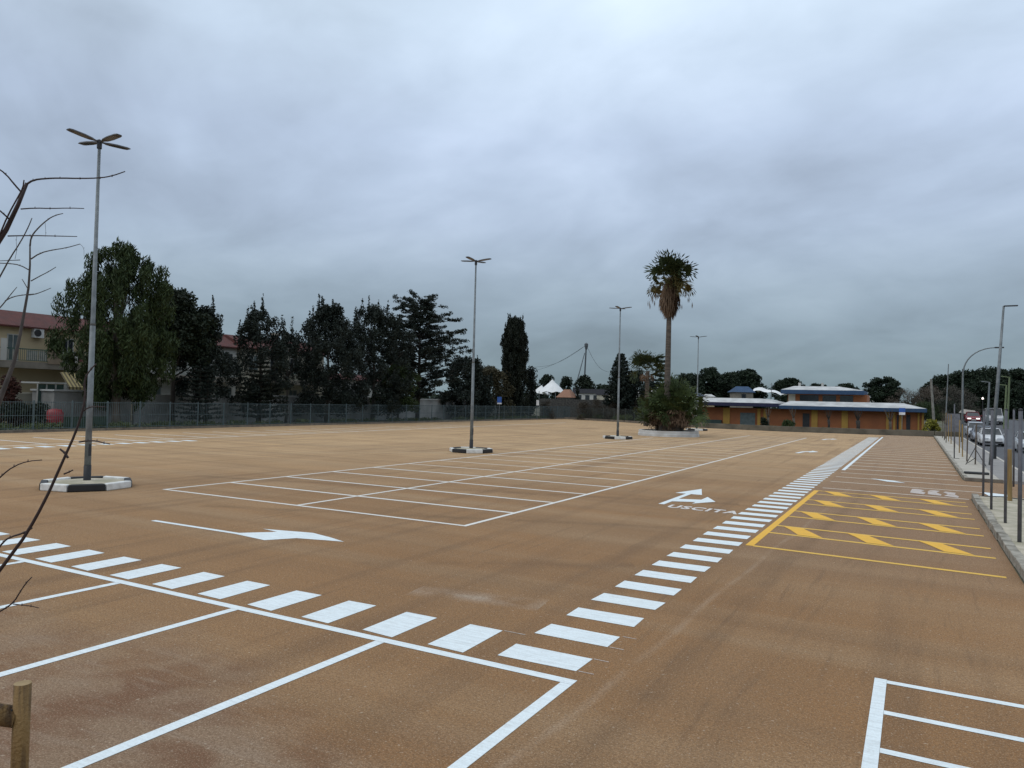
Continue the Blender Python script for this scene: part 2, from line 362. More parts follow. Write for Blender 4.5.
struct('bay_lines_by_fence', b, M_WHITE_THIN)
b = MB(); b.rect(-3.0, 38, -2.84, 86, Z1)
struct('edge_line_right', b, M_WHITE)
b = MB()
for k, y in enumerate([28.95, 31.75, 34.1, 36.45]): xe = (1.6 if k in (0, 3) else 2.3); b.add([(-2.9, y, Z1), (xe, y - (xe + 2.9) * SK, Z1), (xe, y + .12 - (xe + 2.9) * SK, Z1), (-2.9, y + .12, Z1)], [(0, 1, 2, 3)])
y = 38.9
while y < 92: b.rect(-2.838, y, 1.75, y + .18, Z1); y += 2.4
struct('bay_lines_right', b, M_WHITE_DUSTY)
b = MB(); b.rect(-3.07, 15.95, -2.91, 27.95, Z1)
struct('yellow_edge_line', b, M_YELLOW)
b = MB()
for y in (15.95, 17.86, 19.03, 20.82, 22.0, 23.8, 24.95, 26.75, 27.86): b.add([(-2.908, y - .05, Z1), (1.44, y - .05 - 4.35 * SK, Z1), (1.44, y + .085 - 4.35 * SK, Z1), (-2.908, y + .085, Z1)], [(0, 1, 2, 3)])
struct('yellow_bay_lines', b, M_YELLOW_THIN)
b = MB()
for y in (17.94, 20.9, 23.88, 26.83):
    dy = 1.07
    for x in (-2.76, -1.35, .1): b.poly([(a_, c_ - SK * (a_ + 2.9)) for a_, c_ in ((x + .46, y + .03), (x + .99, y + .0), (x + .76, y + dy * .42), (x + .44, y + dy * .98), (x - .01, y + dy), (x + .20, y + dy * .62))], Z2)
struct('yellow_hatching', b, M_YELLOW)
b = MB(); b.rect(-.35, 3.6, -.232, 8.98, Z1)
for k in range(6): y = 8.86 - .9 * k; b.rect(-.23, y, 1.6, y + .1, Z1)
struct('bay_lines_bottom_right', b, M_WHITE)
# arrows
def gpoly(pts):
    return [tuple(site(px, py, Z=0)[:2]) for px, py in pts]
r7 = lambda a, c: (140 + a * .332, 440 + c * .332)
b = MB(); b.rect(-14.98, 10.76, -12.3, 10.88, Z1)
b.poly([(-12.3, 10.76), (-11.3, 10.63), (-10.95, 11.15), (-10.3, 11.33), (-9.94, 11.42), (-10.45, 11.6), (-11.1, 11.77), (-11.75, 11.62), (-12.28, 11.5), (-11.78, 11.42), (-12.3, 10.88)], Z1)
struct('turn_arrow_left', b, M_WHITE)
b = MB(); b.rect(-6.50, 20.95, -6.33, 23.9, Z1); b.poly([(-6.85, 23.9), (-5.98, 23.9), (-6.42, 25.6)], Z1)
b.poly([(-6.328, 21.75), (-5.7, 22.05), (-5.7, 21.65), (-5.22, 22.5), (-5.7, 23.5), (-5.7, 22.7), (-6.328, 22.45)], Z1)
struct('exit_arrow', b, M_WHITE)
for i, (x, y) in enumerate([(-6.1, 51.3), (-6.9, 74)]):
    b = MB(); b.poly([(x - .55, y - 1.6), (x - .3, y - 1.6), (x - .15, y), (x + .1, y + .5), (x + .1, y - .2), (x + .6, y + .9), (x + .1, y + 2), (x + .1, y + 1.3), (x - .35, y + .6)], Z1)
    struct('turn_arrow_far', b, M_WHITE)
M_TEXT = paint_material('patchy_white_road_paint', (.78, .74, .70), wear=.7, scale=3)
tx = bpy.data.curves.new('exit_lettering', 'FONT'); tx.body = 'USCITA'; tx.size = 1.0; tx.offset = .035; tx.space_character = 1.15
to = bpy.data.objects.new('exit_lettering', tx); COL.objects.link(to)
bpy.context.view_layer.update(); dg = bpy.context.evaluated_depsgraph_get(); me = bpy.data.meshes.new_from_object(to.evaluated_get(dg)); bpy.data.objects.remove(to)
xs = [v.co.x for v in me.vertices]; ys = [v.co.y for v in me.vertices]
for v in me.vertices:
    v.co.x = -6.12 + (v.co.x - min(xs)) / (max(xs) - min(xs)) * 1.98; v.co.y = 20.42 + (v.co.y - min(ys)) / (max(ys) - min(ys)) * .62 - .08 * (v.co.x + 6); v.co.z = Z1
me.materials.clear(); me.materials.append(M_TEXT)
to = bpy.data.objects.new('exit_lettering', me); COL.objects.link(to); tag(to, kind='structure')
b = MB(); b.poly([(-1.6, 34.35), (-.95, 33.35), (-.28, 33.2), (-.75, 33.95)], Z2); struct('bay_arrow', b, M_WHITE)
b = MB()
b.poly([(-.12, 29.5), (.30, 29.25), (.36, 29.9), (.22, 30.3), (.34, 30.7), (.1, 31.1), (-.06, 30.9), (-.1, 30.2)], Z2)
b.poly([(.42, 29.4), (.80, 29.2), (.84, 29.6), (.70, 30.2), (.82, 30.9), (.52, 30.95), (.44, 30.5)], Z2)
b.poly([(.9, 29.2), (1.3, 28.9), (1.34, 29.4), (1.24, 30.0), (1.3, 30.6), (1.0, 30.8), (.9, 30.5), (1.04, 29.9)], Z2)
struct('bay_symbol', b, M_WHITE_WORN)
b = MB(); b.poly([(2.15, 31.6), (2.35, 29.5), (2.75, 29.3), (2.95, 31.2)], Z2); struct('gap_arrow', b, M_WHITE)

# ------------------------------------------------------------------ lamp posts and islands
m_galv = mat('galvanised_steel', (.22, .24, .245), (.15, .165, .17), rough=.6, metal=.3, scale=5)
m_black = mat('black_paint', (.012, .012, .014), (.02, .02, .02), rough=.6)
m_kwhite = mat('white_kerb_paint', (.76, .76, .73), (.6, .59, .55), scale=5)
m_head = mat('grey_lamp_casing', (.045, .045, .05), (.03, .03, .033), rough=.5)
m_lens = mat('lamp_lens', (.012, .012, .012), (.02, .02, .02), rough=.25, scale=20)
def make_lamp():
    r = empty('street_lamp')
    MB().tube([(0, 0, .1), (0, 0, 4.9)], [.095, .075], 16).tube([(0, 0, 4.9), (0, 0, 4.98), (0, 0, 10.5)], [.082, .066, .042], 16).build('pole', m_galv, r, smooth=True)
    MB().lathe([(.104, .1), (.1025, .66), (.085, .662)], 16).build('base_band', m_black, r, smooth=True)
    MB().box(.080, -.04, .95, .096, .04, 1.3).build('access_hatch', m_head, r)
    MB().lathe([(.062, 10.3), (.07, 10.32), (.07, 10.56), (.0, 10.6)], 12).build('pole_cap', m_head, r)
    for k in range(4):
        h = MB(); t = R_(5)
        def q(x, y, z): return (x * math.cos(t) - z * math.sin(t), y, x * math.sin(t) + z * math.cos(t))
        st = [(.05, .03, .03), (.16, .035, .03), (.26, .10, .03), (.5, .13, .035), (.85, .12, .03), (.95, .09, .02)]
        vs = []
        for x, w, hh in st: vs += [q(x, -w, -.01), q(x, w, -.01), q(x, w * .8, hh), q(x, -w * .8, hh)]
        fs = [(i * 4 + a, (i + 1) * 4 + a, (i + 1) * 4 + (a + 1) % 4, i * 4 + (a + 1) % 4) for i in range(5) for a in range(4)] + [(3, 2, 1, 0), (20, 21, 22, 23)]
        h.add(vs, fs); o = h.build('lamp_head', m_head, r); o.location = (0, 0, 10.5); o.rotation_euler = (0, 0, k * math.pi / 2)
        l = MB().add([q(.36, -.11, -.014), q(.36, .11, -.014), q(.8, .10, -.014), q(.8, -.10, -.014)], [(0, 1, 2, 3)]).build('lens', m_lens, o)
    return r
lamp = make_lamp(); LG = 'four-headed lamp posts of the parking lot'
def make_island(rad):
    r = empty('traffic_island'); n = 8; ri = rad - .2
    for k in range(n):
        a0 = 2 * math.pi * (k) / n; a1 = 2 * math.pi * (k + 1) / n
        e = .012
        p = [(rad * math.cos(a0 + e), rad * math.sin(a0 + e)), (rad * math.cos(a1 - e), rad * math.sin(a1 - e)), (ri * math.cos(a1 - e), ri * math.sin(a1 - e)), (ri * math.cos(a0 + e), ri * math.sin(a0 + e))]
        MB().prism(p, 0, .21).build('kerb_stone', m_kwhite if k % 2 else m_black, r, bevel=.03)
    MB().prism([(ri * math.cos(2 * math.pi * k / n), ri * math.sin(2 * math.pi * k / n)) for k in range(n)], 0, .15).lathe([(ri * .97, .151), (ri * .6, .20), (.1, .21), (0, .21)], 16).build('gravel_fill', m_gravel, r)
    return r
isl_big = make_island(1.27); isl = make_island(1.22)
pos = [(-21.62, 13.38, 'lamp post with four heads and black base band, tallest in view at left'),
       (-21.37, 34.7, 'lamp post with four heads standing left of the central bays in front of the cedar'),
       (-21.0, 56.5, 'lamp post with four heads just left of the tall palm'),
       (-21.5, 83.0, 'lamp post with four heads behind the round white planter, before the orange building')]
il = ['octagonal black and white kerbed island under the nearest, leftmost lamp post', 'black and white kerbed island of the lamp post in front of the cedar',
      'black and white kerbed island of the lamp post left of the tall palm', 'small black and white kerbed island beside the round white planter']
for i, (x, y, lb) in enumerate(pos):
    if i == 0: o = lamp; o.location = (x, y, 0); o.scale = (1, 1, .985); tag(o, lb, 'street lamp', LG)
    else: copy_tree(lamp, (x, y, 0), label=lb).scale = (1, 1, 1)
    src = isl_big if i == 0 else isl
    rz_ = R_((-54.1, -116.3, -126.6, -130.5)[i])
    if i < 2: src.location = (x, y, 0); src.rotation_euler = (0, 0, rz_); tag(src, il[i], 'traffic island', 'kerbed islands round the lamp posts')
    else: copy_tree(isl, (x, y, 0), rz=rz_, label=il[i])

# ------------------------------------------------------------------ foliage
def leaf_mesh(name, C, U, V, material, parent=None):
    C, U, V = (np.asarray(a, dtype=np.float32) for a in (C, U, V)); n = len(C)
    P = np.empty((n, 4, 3), np.float32); P[:, 0] = C - U; P[:, 1] = C - V * .9 + U * .1; P[:, 2] = C + U; P[:, 3] = C + V * .9 + U * .1
    me = bpy.data.meshes.new(name); me.vertices.add(4 * n); me.vertices.foreach_set('co', P.reshape(-1))
    me.loops.add(4 * n); me.loops.foreach_set('vertex_index', np.arange(4 * n, dtype=np.int32))
    me.polygons.add(n); me.polygons.foreach_set('loop_start', np.arange(0, 4 * n, 4, dtype=np.int32)); me.polygons.foreach_set('loop_total', np.full(n, 4, np.int32))
    me.materials.append(material); me.update(calc_edges=True)
    o = bpy.data.objects.new(name, me); COL.objects.link(o)
    if parent: o.parent = parent
    return o
def rdir(n):
    v = RNG.normal(size=(n, 3)); return v / np.linalg.norm(v, axis=1, keepdims=True)
def leaves_from(cl, nleaf, ln, wd, bias=(0, 0, 0), bw=0.0):
    """cl: rows of x,y,z,sx,sy,sz"""
    cl = np.asarray(cl, float); w = cl[:, 3] * cl[:, 4] * cl[:, 5]; k = np.maximum(6, (nleaf * (w ** .5) / (w ** .5).sum())).astype(int)
    idx = np.repeat(np.arange(len(cl)), k); n = len(idx)
    d = rdir(n) * (RNG.random((n, 1)) ** .42)
    C = cl[idx, :3] + d * cl[idx, 3:6]
    U = rdir(n) * (1 - bw) + np.array(bias) * bw; U /= np.linalg.norm(U, axis=1, keepdims=True)
    T = rdir(n); V = np.cross(U, T); V /= np.linalg.norm(V, axis=1, keepdims=True) + 1e-6
    s = RNG.uniform(.55, 1.35, (n, 1)); return C, U * ln * s / 2, V * wd * s / 2
def fol(name, a, b2): return mat(name, a, b2, rough=.7, scale=.35, spec=.25, island=.55, lo=.3, hi=.7)
F_EUC = fol('eucalyptus_leaves', (.015, .028, .010), (.050, .072, .020))
F_DARK = fol('dark_evergreen_leaves', (.008, .014, .007), (.020, .030, .014))
F_CON = fol('grey_green_conifer_leaves', (.009, .014, .011), (.023, .032, .023))
F_CED = fol('cedar_needles', (.008, .014, .011), (.021, .031, .022))
F_CYP = fol('cypress_leaves', (.006, .009, .006), (.015, .020, .010))
F_PINE = fol('pine_needles', (.008, .016, .009), (.020, .034, .015))
F_SHRUB = fol('shrub_leaves', (.02, .036, .012), (.055, .078, .022))
F_BROWN = fol('bare_brown_scrub', (.07, .055, .042), (.14, .115, .09))
F_YEL = fol('yellow_flowers', (.10, .12, .03), (.35, .30, .03))
M_BARK = mat('bark', (.07, .055, .04), (.13, .105, .08), scale=3, vec=(1, 1, .2), bump=.5)
M_BARKD = mat('dark_bark', (.025, .02, .016), (.05, .04, .03), scale=3, vec=(1, 1, .2), bump=.5)
def env_at(env, t):
    for (a, ra), (b_, rb) in zip(env[:-1], env[1:]):
        if t <= b_: return ra + (rb - ra) * (t - a) / (b_ - a + 1e-9)
    return env[-1][1]
def trunk_and_limbs(r, H, tr, cl, nl, material, start=.25, lean=(0, 0), top=.85, twin=1):
    b = MB()
    for q in range(twin):
        dx, dy = (random.uniform(-.5, .5) * (twin > 1), random.uniform(-.5, .5) * (twin > 1))
        pts = [(dx * .3 + lean[0] * t * H + dx * t * 2 + .12 * math.sin(5 * t + q), dy * .3 + lean[1] * t * H + dy * t * 2, t * H * top) for t in (0, .1, .25, .45, .7, 1)]
        b.tube(pts, [tr * 1.3, tr, tr * .85, tr * .65, tr * .4, tr * .1], 8)
    for c in random.sample(list(cl), min(nl, len(cl))):
        z0 = max(start * H, min(c[2] - .6, c[2] * random.uniform(.55, .85))); s0 = Vector((lean[0] * z0, lean[1] * z0, z0)); e = Vector(c[:3])
        mid = s0.lerp(e, .5) + Vector((0, 0, -.12 * (e - s0).length * random.random()))
        b.tube([s0, mid, e], [tr * .35, tr * .22, tr * .06], 5)
    return b.build('trunk', material, r, smooth=True)
def tree(name, label, cat, X, Y, H, Rw, env, n=90, nleaf=9000, sig=(.5, .5, .5), leaf=(.26, .14), bias=(0, 0, 0), bw=0, fm=None, bm=None, tr=.2, t0=.1,
         tips=0, lean=(0, 0), group=None, ztop=1.0, squash=1.0, flat=False, twin=1, seed=None, limbs=14, z0=0, core=.25):
    if seed: random.seed(seed)
    r = empty(name, (X, Y, z0), label, cat, group); cl = []
    ph = [random.uniform(0, 6.28) for _ in range(4)]
    for _ in range(n):
        t = random.uniform(t0, 1) if not flat else t0 + (1 - t0) * (random.random() ** .6)
        a = random.uniform(0, 6.2832)
        lob = 1 + .16 * math.sin(2 * a + ph[0] + 3 * t) + .12 * math.sin(3 * a + ph[1] - 5 * t) + .08 * math.sin(9 * t + ph[2])
        rr = Rw * env_at(env, t) * lob * (core + (1 - core) * random.random() ** .55); s = random.uniform(.55, 1.3)
        cl.append((rr * math.cos(a) + lean[0] * t * H, rr * math.sin(a) * squash + lean[1] * t * H, t * H - sig[2] * s * .6, sig[0] * s, sig[1] * s, sig[2] * s))
    for _ in range(tips):
        t = random.uniform(.55, .97); a = random.uniform(0, 6.2832); rr = Rw * env_at(env, t) * random.uniform(.45, 1.05)
        h = random.uniform(.8, 1.7)
        for q in range(3): cl.append((rr * math.cos(a) + lean[0] * t * H, rr * math.sin(a) + lean[1] * t * H, t * H + h * (q - .5) * .62, (.34, .22, .11)[q], (.34, .22, .11)[q], h * .40))
    C, U, V = leaves_from(cl, nleaf, *leaf, bias, bw)
    leaf_mesh('crown', C, U, V, fm or F_DARK, r)
    trunk_and_limbs(r, H, tr, cl, limbs, bm or M_BARKD, lean=lean, twin=twin)
    return r
def whorled(name, label, cat, X, Y, H, Rw, levels, fm=F_CED, t0=.1, thick=.10, group=None, nleaf=6000, sym=True, power=1.0, tr=.16, upcurve=.1, seed=3, z0=0, leaf=(.24, .1)):
    """conifer with its foliage in horizontal shelves"""
    random.seed(seed); r = empty(name, (X, Y, z0), label, cat, group); cl = []; b = MB()
    b.tube([(0, 0, 0), (0.05, 0, H * .5), (0, 0, H)], [tr, tr * .6, .02], 8)
    for i in range(levels):
        t = t0 + (1 - t0) * i / (levels - .5); z = t * H; rad = Rw * (1 - t) ** power / (1 - t0) ** power + .12
        k = random.randint(6, 8); a0 = random.uniform(0, 6.28)
        for q in range(k):
            a = a0 + 6.2832 * q / k + random.uniform(-.2, .2); l = rad * (random.uniform(.88, 1.08) if sym else random.uniform(.45, 1.2))
            zz = z + (0 if sym else random.uniform(-.35, .35))
            b.tube([(0, 0, zz - .05), (l * math.cos(a), l * math.sin(a), zz + upcurve * l)], [.035, .012], 5)
            m_ = max(2, int(l / .42))
            for w in range(m_):
                f = (w + 1) / m_; cl.append((l * f * math.cos(a), l * f * math.sin(a), zz + upcurve * l * f * f + .02, .36, .36, thick))
    C, U, V = leaves_from(cl, nleaf, *leaf, (0, 0, 1), .15); leaf_mesh('crown', C, U, V, fm, r)
    b.build('trunk', M_BARKD, r, smooth=True); return r
TG = 'trees between the mesh fence and the houses'
E_EUC = [(0, .15), (.18, .38), (.36, .68), (.52, 1), (.72, .95), (.88, .62), (1, .2)]
E_CON = [(0, .6), (.2, .92), (.45, 1), (.7, .85), (.88, .6), (1, .22)]
E_BUSH = [(0, .8), (.3, 1), (.6, .95), (.85, .65), (1, .2)]
tree('eucalyptus_tree', 'large drooping eucalyptus, biggest tree in view, beside the beige house', 'tree', -55, 36.2, 14.4, 4.2, E_EUC, n=230, nleaf=44000, sig=(.55, .55, 1.05),
     leaf=(.42, .10), bias=(0, 0, -1), bw=.55, fm=F_EUC, bm=M_BARK, tr=.28, t0=.22, group=TG, twin=3, seed=5, limbs=26)
tree('evergreen_tree', 'dense dark round-crowned tree right behind the drooping eucalyptus', 'tree', -56.5, 42.2, 11.8, 3.2, E_BUSH, n=130, nleaf=22000, sig=(.8, .8, .7), leaf=(.3, .2), fm=F_DARK, tr=.24, t0=.52, group=TG, seed=9)
tree('cypress_pine', 'grey-green rounded conifer standing above the small tiered conifer', 'tree', -55.6, 45.0, 10.6, 2.1, E_CON, n=90, nleaf=14000, sig=(.5, .5, .6), leaf=(.25, .13), fm=F_CON, tips=6, tr=.18, t0=.3, group=TG, seed=12)
whorled('tiered_conifer', 'small tiered conifer with flat shelves in front of the grey garden wall', 'tree', -54.0, 43.0, 5.2, 1.75, 13, fm=F_CED, t0=.12, group=TG, nleaf=4200, power=.5, seed=4)
tree('cypress_pine', 'dark conifer with jagged tips between two glimpses of red roof', 'tree', -55.4, 50.9, 11.4, 2.9, E_CON, n=110, nleaf=17000, sig=(.55, .55, .6), leaf=(.25, .13), fm=F_CON, tips=14, tr=.2, t0=.2, group=TG, seed=21)
whorled('tiered_conifer', 'dark tiered conifer skirt in front of the jagged conifer, over the wall', 'tree', -54.2, 49.9, 6.0, 2.3, 13, fm=F_CYP, t0=.12, group=TG, nleaf=8000, power=.45, seed=6)
tree('cypress_pine', 'small side crown of a conifer leaning right, just below the red roof', 'tree', -56.0, 55.0, 9.4, 1.5, E_CON, n=40, nleaf=4500, sig=(.45, .45, .5), leaf=(.25, .13), fm=F_CON, tips=6, tr=.12, t0=.5, group=TG, seed=22)
tree('cypress_pine', 'tall jagged conifer left of a narrow gap of sky', 'tree', -55, 59.8, 12.6, 4.2, E_CON, n=230, nleaf=36000, sig=(.6, .6, .7), leaf=(.26, .14), fm=F_CON, tips=22, tr=.22, t0=.12, group=TG, seed=31)
tree('cypress_pine', 'tall jagged conifer right of a narrow gap of sky, next to the cedar', 'tree', -55, 67.4, 13.4, 4.9, E_CON, n=260, nleaf=40000, sig=(.6, .6, .7), leaf=(.26, .14), fm=F_CON, tips=26, tr=.22, t0=.12, group=TG, seed=33)
# cedar, wide shelves, sparse
def cedar(X, Y, H, Rw, seed, label):
    random.seed(seed); r = empty('cedar_tree', (X, Y, 0), label, 'tree', TG); cl = []; b = MB()
    b.tube([(0, 0, 0), (.1, 0, H * .4), (0, 0, H * .98)], [.3, .2, .03], 8)
    for i in range(46):
        t = .20 + .79 * i / 45; z = t * H; l0 = Rw * (1.0 if t < .62 else 1.0 - (t - .62) * 1.25) * (.5 + .5 * math.sin(min(1, t / .45) * 1.57))
        for q in range(4):
            a = random.uniform(0, 6.28); l = l0 * random.uniform(.45, 1.1)
            up = random.uniform(.05, .22)
            b.tube([(0, 0, z - .4), (l * .5 * math.cos(a), l * .5 * math.sin(a), z - .2 + up * l * .5), (l * math.cos(a), l * math.sin(a), z + up * l)], [.06, .04, .012], 5)
            for w in range(max(3, int(l / .5))):
                f = .25 + .75 * random.random(); s = random.uniform(.35, .7)
                cl.append((l * f * math.cos(a) + random.uniform(-.35, .35), l * f * math.sin(a) + random.uniform(-.35, .35), z + up * l * f - .05 + random.uniform(-.15, .15), s * .8, s * .8, .22))
    C, U, V = leaves_from(cl, 56000, .28, .12, (0, 0, 1), .1); leaf_mesh('crown', C, U, V, F_CED, r); b.build('trunk', M_BARKD, r, smooth=True)
cedar(-55.5, 76.9, 15.4, 6.3, 41, 'broad cedar with sparse horizontal shelves behind the second lamp post')
tree('evergreen_tree', 'low green leafy tree in front of the cedar trunk, left side', 'tree', -54, 70.8, 7.0, 2.6, E_BUSH, n=60, nleaf=8000, sig=(.7, .7, .6), leaf=(.3, .18), fm=F_SHRUB, tr=.14, t0=.25, group=TG, seed=43)
tree('evergreen_tree', 'dark rounded tree just right of the second lamp post', 'tree', -56.5, 90, 9.0, 4.0, E_BUSH, n=120, nleaf=18000, sig=(.8, .8, .8), leaf=(.35, .2), fm=F_CED, tr=.2, t0=.1, group=TG, tips=6, seed=44)
tree('evergreen_tree', 'brownish low tree filling the gap left of the dark column cypress', 'tree', -57, 97.5, 8.0, 4.0, E_BUSH, n=100, nleaf=13000, sig=(.8, .8, .8), leaf=(.35, .2), fm=fol('brown_green_leaves', (.03, .03, .016), (.07, .06, .03)), tr=.16, t0=.05, group=TG, seed=45)
tree('column_cypress', 'dark columnar cypress with spiky top, standing alone against the sky', 'tree', -55, 101.5, 15.8, 2.15, [(0, .75), (.1, .95), (.5, 1), (.75, .92), (.9, .8), (.97, .6), (1, .4)], n=420, nleaf=52000, sig=(.42, .42, .9),
     leaf=(.40, .13), bias=(0, 0, 1), bw=.6, fm=F_CYP, tips=34, tr=.2, t0=.04, seed=51, core=.15, limbs=4)
BG = 'trees beyond the back boundary'
def at(px, py, D): v = site(px, py, D=D); return v.x, v.y, v.z
def far_tree(name, label, px, top, w, D, env, base=0, **k):
    x, y, z = at(px, top, D); hw = w / 2 * D / 740
    return tree(name, label, 'tree', x, y, z - base, hw, env, group=BG, z0=base, **k)
far_tree('olive_tree', 'grey-green tree touching the right side of the dark column cypress', 531, 365, 9, 118, E_BUSH, n=30, nleaf=3500, sig=(.7, .7, .9), leaf=(.35, .2), fm=F_CON, seed=61, t0=.1)
far_tree('evergreen_tree', 'low wide tree behind the white pointed tent, left side', 546, 374, 26, 190, E_BUSH, n=40, nleaf=4500, sig=(1.2, 1.2, 1.0), leaf=(.5, .35), fm=F_PINE, seed=62, t0=.3)
far_tree('evergreen_tree', 'small dark tree between the white tent and the mast foot', 566, 377, 16, 170, E_CON, n=36, nleaf=4200, sig=(.9, .9, .9), leaf=(.5, .3), fm=F_DARK, seed=63, t0=.25)
far_tree('evergreen_tree', 'rounded dark tree at the foot of the tall cabled mast', 585, 376, 26, 175, E_BUSH, n=50, nleaf=6000, sig=(1.1, 1.1, 1.0), leaf=(.5, .35), fm=F_DARK, seed=64, t0=.25)
far_tree('column_cypress', 'tiny dark cypress between the terracotta roof and the white walls', 577.5, 388, 4.5, 140, [(0, .9), (.6, 1), (1, .3)], n=24, nleaf=1800, sig=(.3, .3, .7), leaf=(.35, .16), fm=F_CYP, seed=65, t0=.1)
far_tree('evergreen_tree', 'low dark tree line piece left of the tiered pine by the third lamp', 604, 384, 30, 185, E_BUSH, n=40, nleaf=5000, sig=(1.2, 1.2, .9), leaf=(.5, .35), fm=F_PINE, seed=66, t0=.3)
x, y, z = at(621, 354, 120); whorled('norfolk_pine', 'dark tiered pine rising behind the third lamp post', 'tree', x, y, z, 2.7, 15, fm=F_CED, t0=.2, group=BG, nleaf=12000, power=.75, upcurve=.25, seed=7, leaf=(.4, .2), thick=.28)
tree('evergreen_tree', 'dark bush-like tree under the tiered pine behind the third lamp', 'tree', x + 2.6, y + 1, 8.4, 3.0, E_BUSH, n=50, nleaf=7000, sig=(.8, .8, .9), leaf=(.4, .25), fm=F_CED, seed=67, t0=.1, group=BG)
x, y, z = at(660.5, 355, 125); whorled('norfolk_pine', 'slender tiered pine just left of the tall palm trunk', 'tree', x, y, z, 2.3, 11, fm=F_CED, t0=.25, group=BG, nleaf=6000, power=.7, upcurve=.2, seed=8, leaf=(.4, .2), thick=.12)
# umbrella pines and tree masses on the right
E_UMB = [(0, .1), (.45, .15), (.55, .75), (.72, 1), (.88, .85), (1, .35)]
for i, (px, top, w, D, lb) in enumerate([(688, 374, 34, 150, 'dark pine crown directly right of the tall palm trunk'), (708, 367.5, 36, 155, 'rounded dark pine crown right behind the fourth lamp post'),
        (731, 373, 30, 160, 'lower dark pine crown between two rounder ones'), (748, 369, 36, 150, 'rounded dark pine crown above the small blue roof'),
        (790, 378, 28, 190, 'small far pine left of the upper blue roof'), (818, 384, 30, 200, 'low tree tops behind the left end of the upper blue roof'),
        (845, 384, 34, 200, 'low tree tops behind the right end of the upper blue roof')]):
    far_tree('pine_tree', lb, px, top, w, D, [(0, .4), (.3, .8), (.6, 1), (.85, .8), (1, .3)], n=110, nleaf=14000, sig=(1.1, 1.1, .8), leaf=(.5, .3), fm=F_PINE, seed=70 + i, t0=.3, tr=.3)
far_tree('umbrella_pine', 'umbrella pine with flat round crown behind the right end of the orange building', 883, 377, 38, 140, E_UMB, n=90, nleaf=11000, sig=(.9, .9, .55), leaf=(.4, .25), fm=F_PINE, seed=80, t0=.5, tr=.3, bm=M_BARK)
for i, (px, top, w, D, lb) in enumerate([(945, 375, 46, 150, 'leftmost dark pine of the wood beyond the cars'), (968, 371, 44, 145, 'second dark pine from the left in the wood beyond the cars'),
        (992, 367.5, 48, 150, 'highest pine crown of the wood, behind the tall single lamp'), (1016, 369, 44, 155, 'dark pine right of the tall single lamp'),
        (1046, 373, 50, 150, 'pine cut by the right edge of the picture'), (1000, 379, 60, 138, 'lower dark pine in front of the wood, over the white van')]):
    far_tree('pine_tree', lb, px, top, w, D, [(0, .75), (.3, .95), (.6, 1), (.85, .85), (1, .35)], n=150, nleaf=20000, sig=(1.3, 1.3, 1.0), leaf=(.5, .3), fm=F_PINE, seed=90 + i, t0=.06, tr=.35)
far_tree('small_pine', 'tiny spiky dark tree at the left end of the wood', 925, 382, 7, 150, E_CON, n=24, nleaf=2000, sig=(.5, .5, .7), leaf=(.4, .25), fm=F_DARK, seed=99, t0=.3)
def scrub(label, px, top, w, D, seed, fm=F_BROWN, base=0, name='bare_shrub', nleaf=7000):
    x, y, z = at(px, top, D); return tree(name, label, 'shrub', x, y, z - base, w / 2 * D / 740, E_BUSH, n=60, nleaf=nleaf, sig=(.9, .9, .8), leaf=(.5, .05), bias=(0, 0, 1), bw=.35, fm=fm, seed=seed, t0=.05, z0=base, tr=.1, group='bare shrubs beyond the boundary wall')
scrub('brownish bare thicket right of the umbrella pine', 908, 389, 44, 135, 101)
scrub('brown bare thicket behind the timber pole', 930, 386, 40, 132, 102)
scrub('grey-brown bare thicket behind the curved street lamp', 956, 386, 46, 118, 103, fm=fol('grey_brown_scrub', (.045, .042, .034), (.10, .09, .07)), nleaf=11000)
scrub('low olive-green bush at the end of the orange building', 925, 402, 34, 112, 104, fm=F_SHRUB)
scrub('dark bush at the far end of the pavement by the cars', 945, 400, 30, 112, 105, fm=F_DARK)
# wood behind everything as one distant mass
cl = []
random.seed(5)
for i in range(320):
    px = -200 + 1500 * i / 319; D = random.uniform(260, 320); x, y, z = at(px, 402, D)
    zt = random.uniform(3, 7.5); cl.append((x, y, zt * .5, 5, 5, zt * .5))
C, U, V = leaves_from(cl, 26000, 1.3, .9); o = leaf_mesh('distant_woodland', C, U, V, F_PINE); tag(o, 'low dark woodland along the far horizon', 'woodland', kind='stuff')

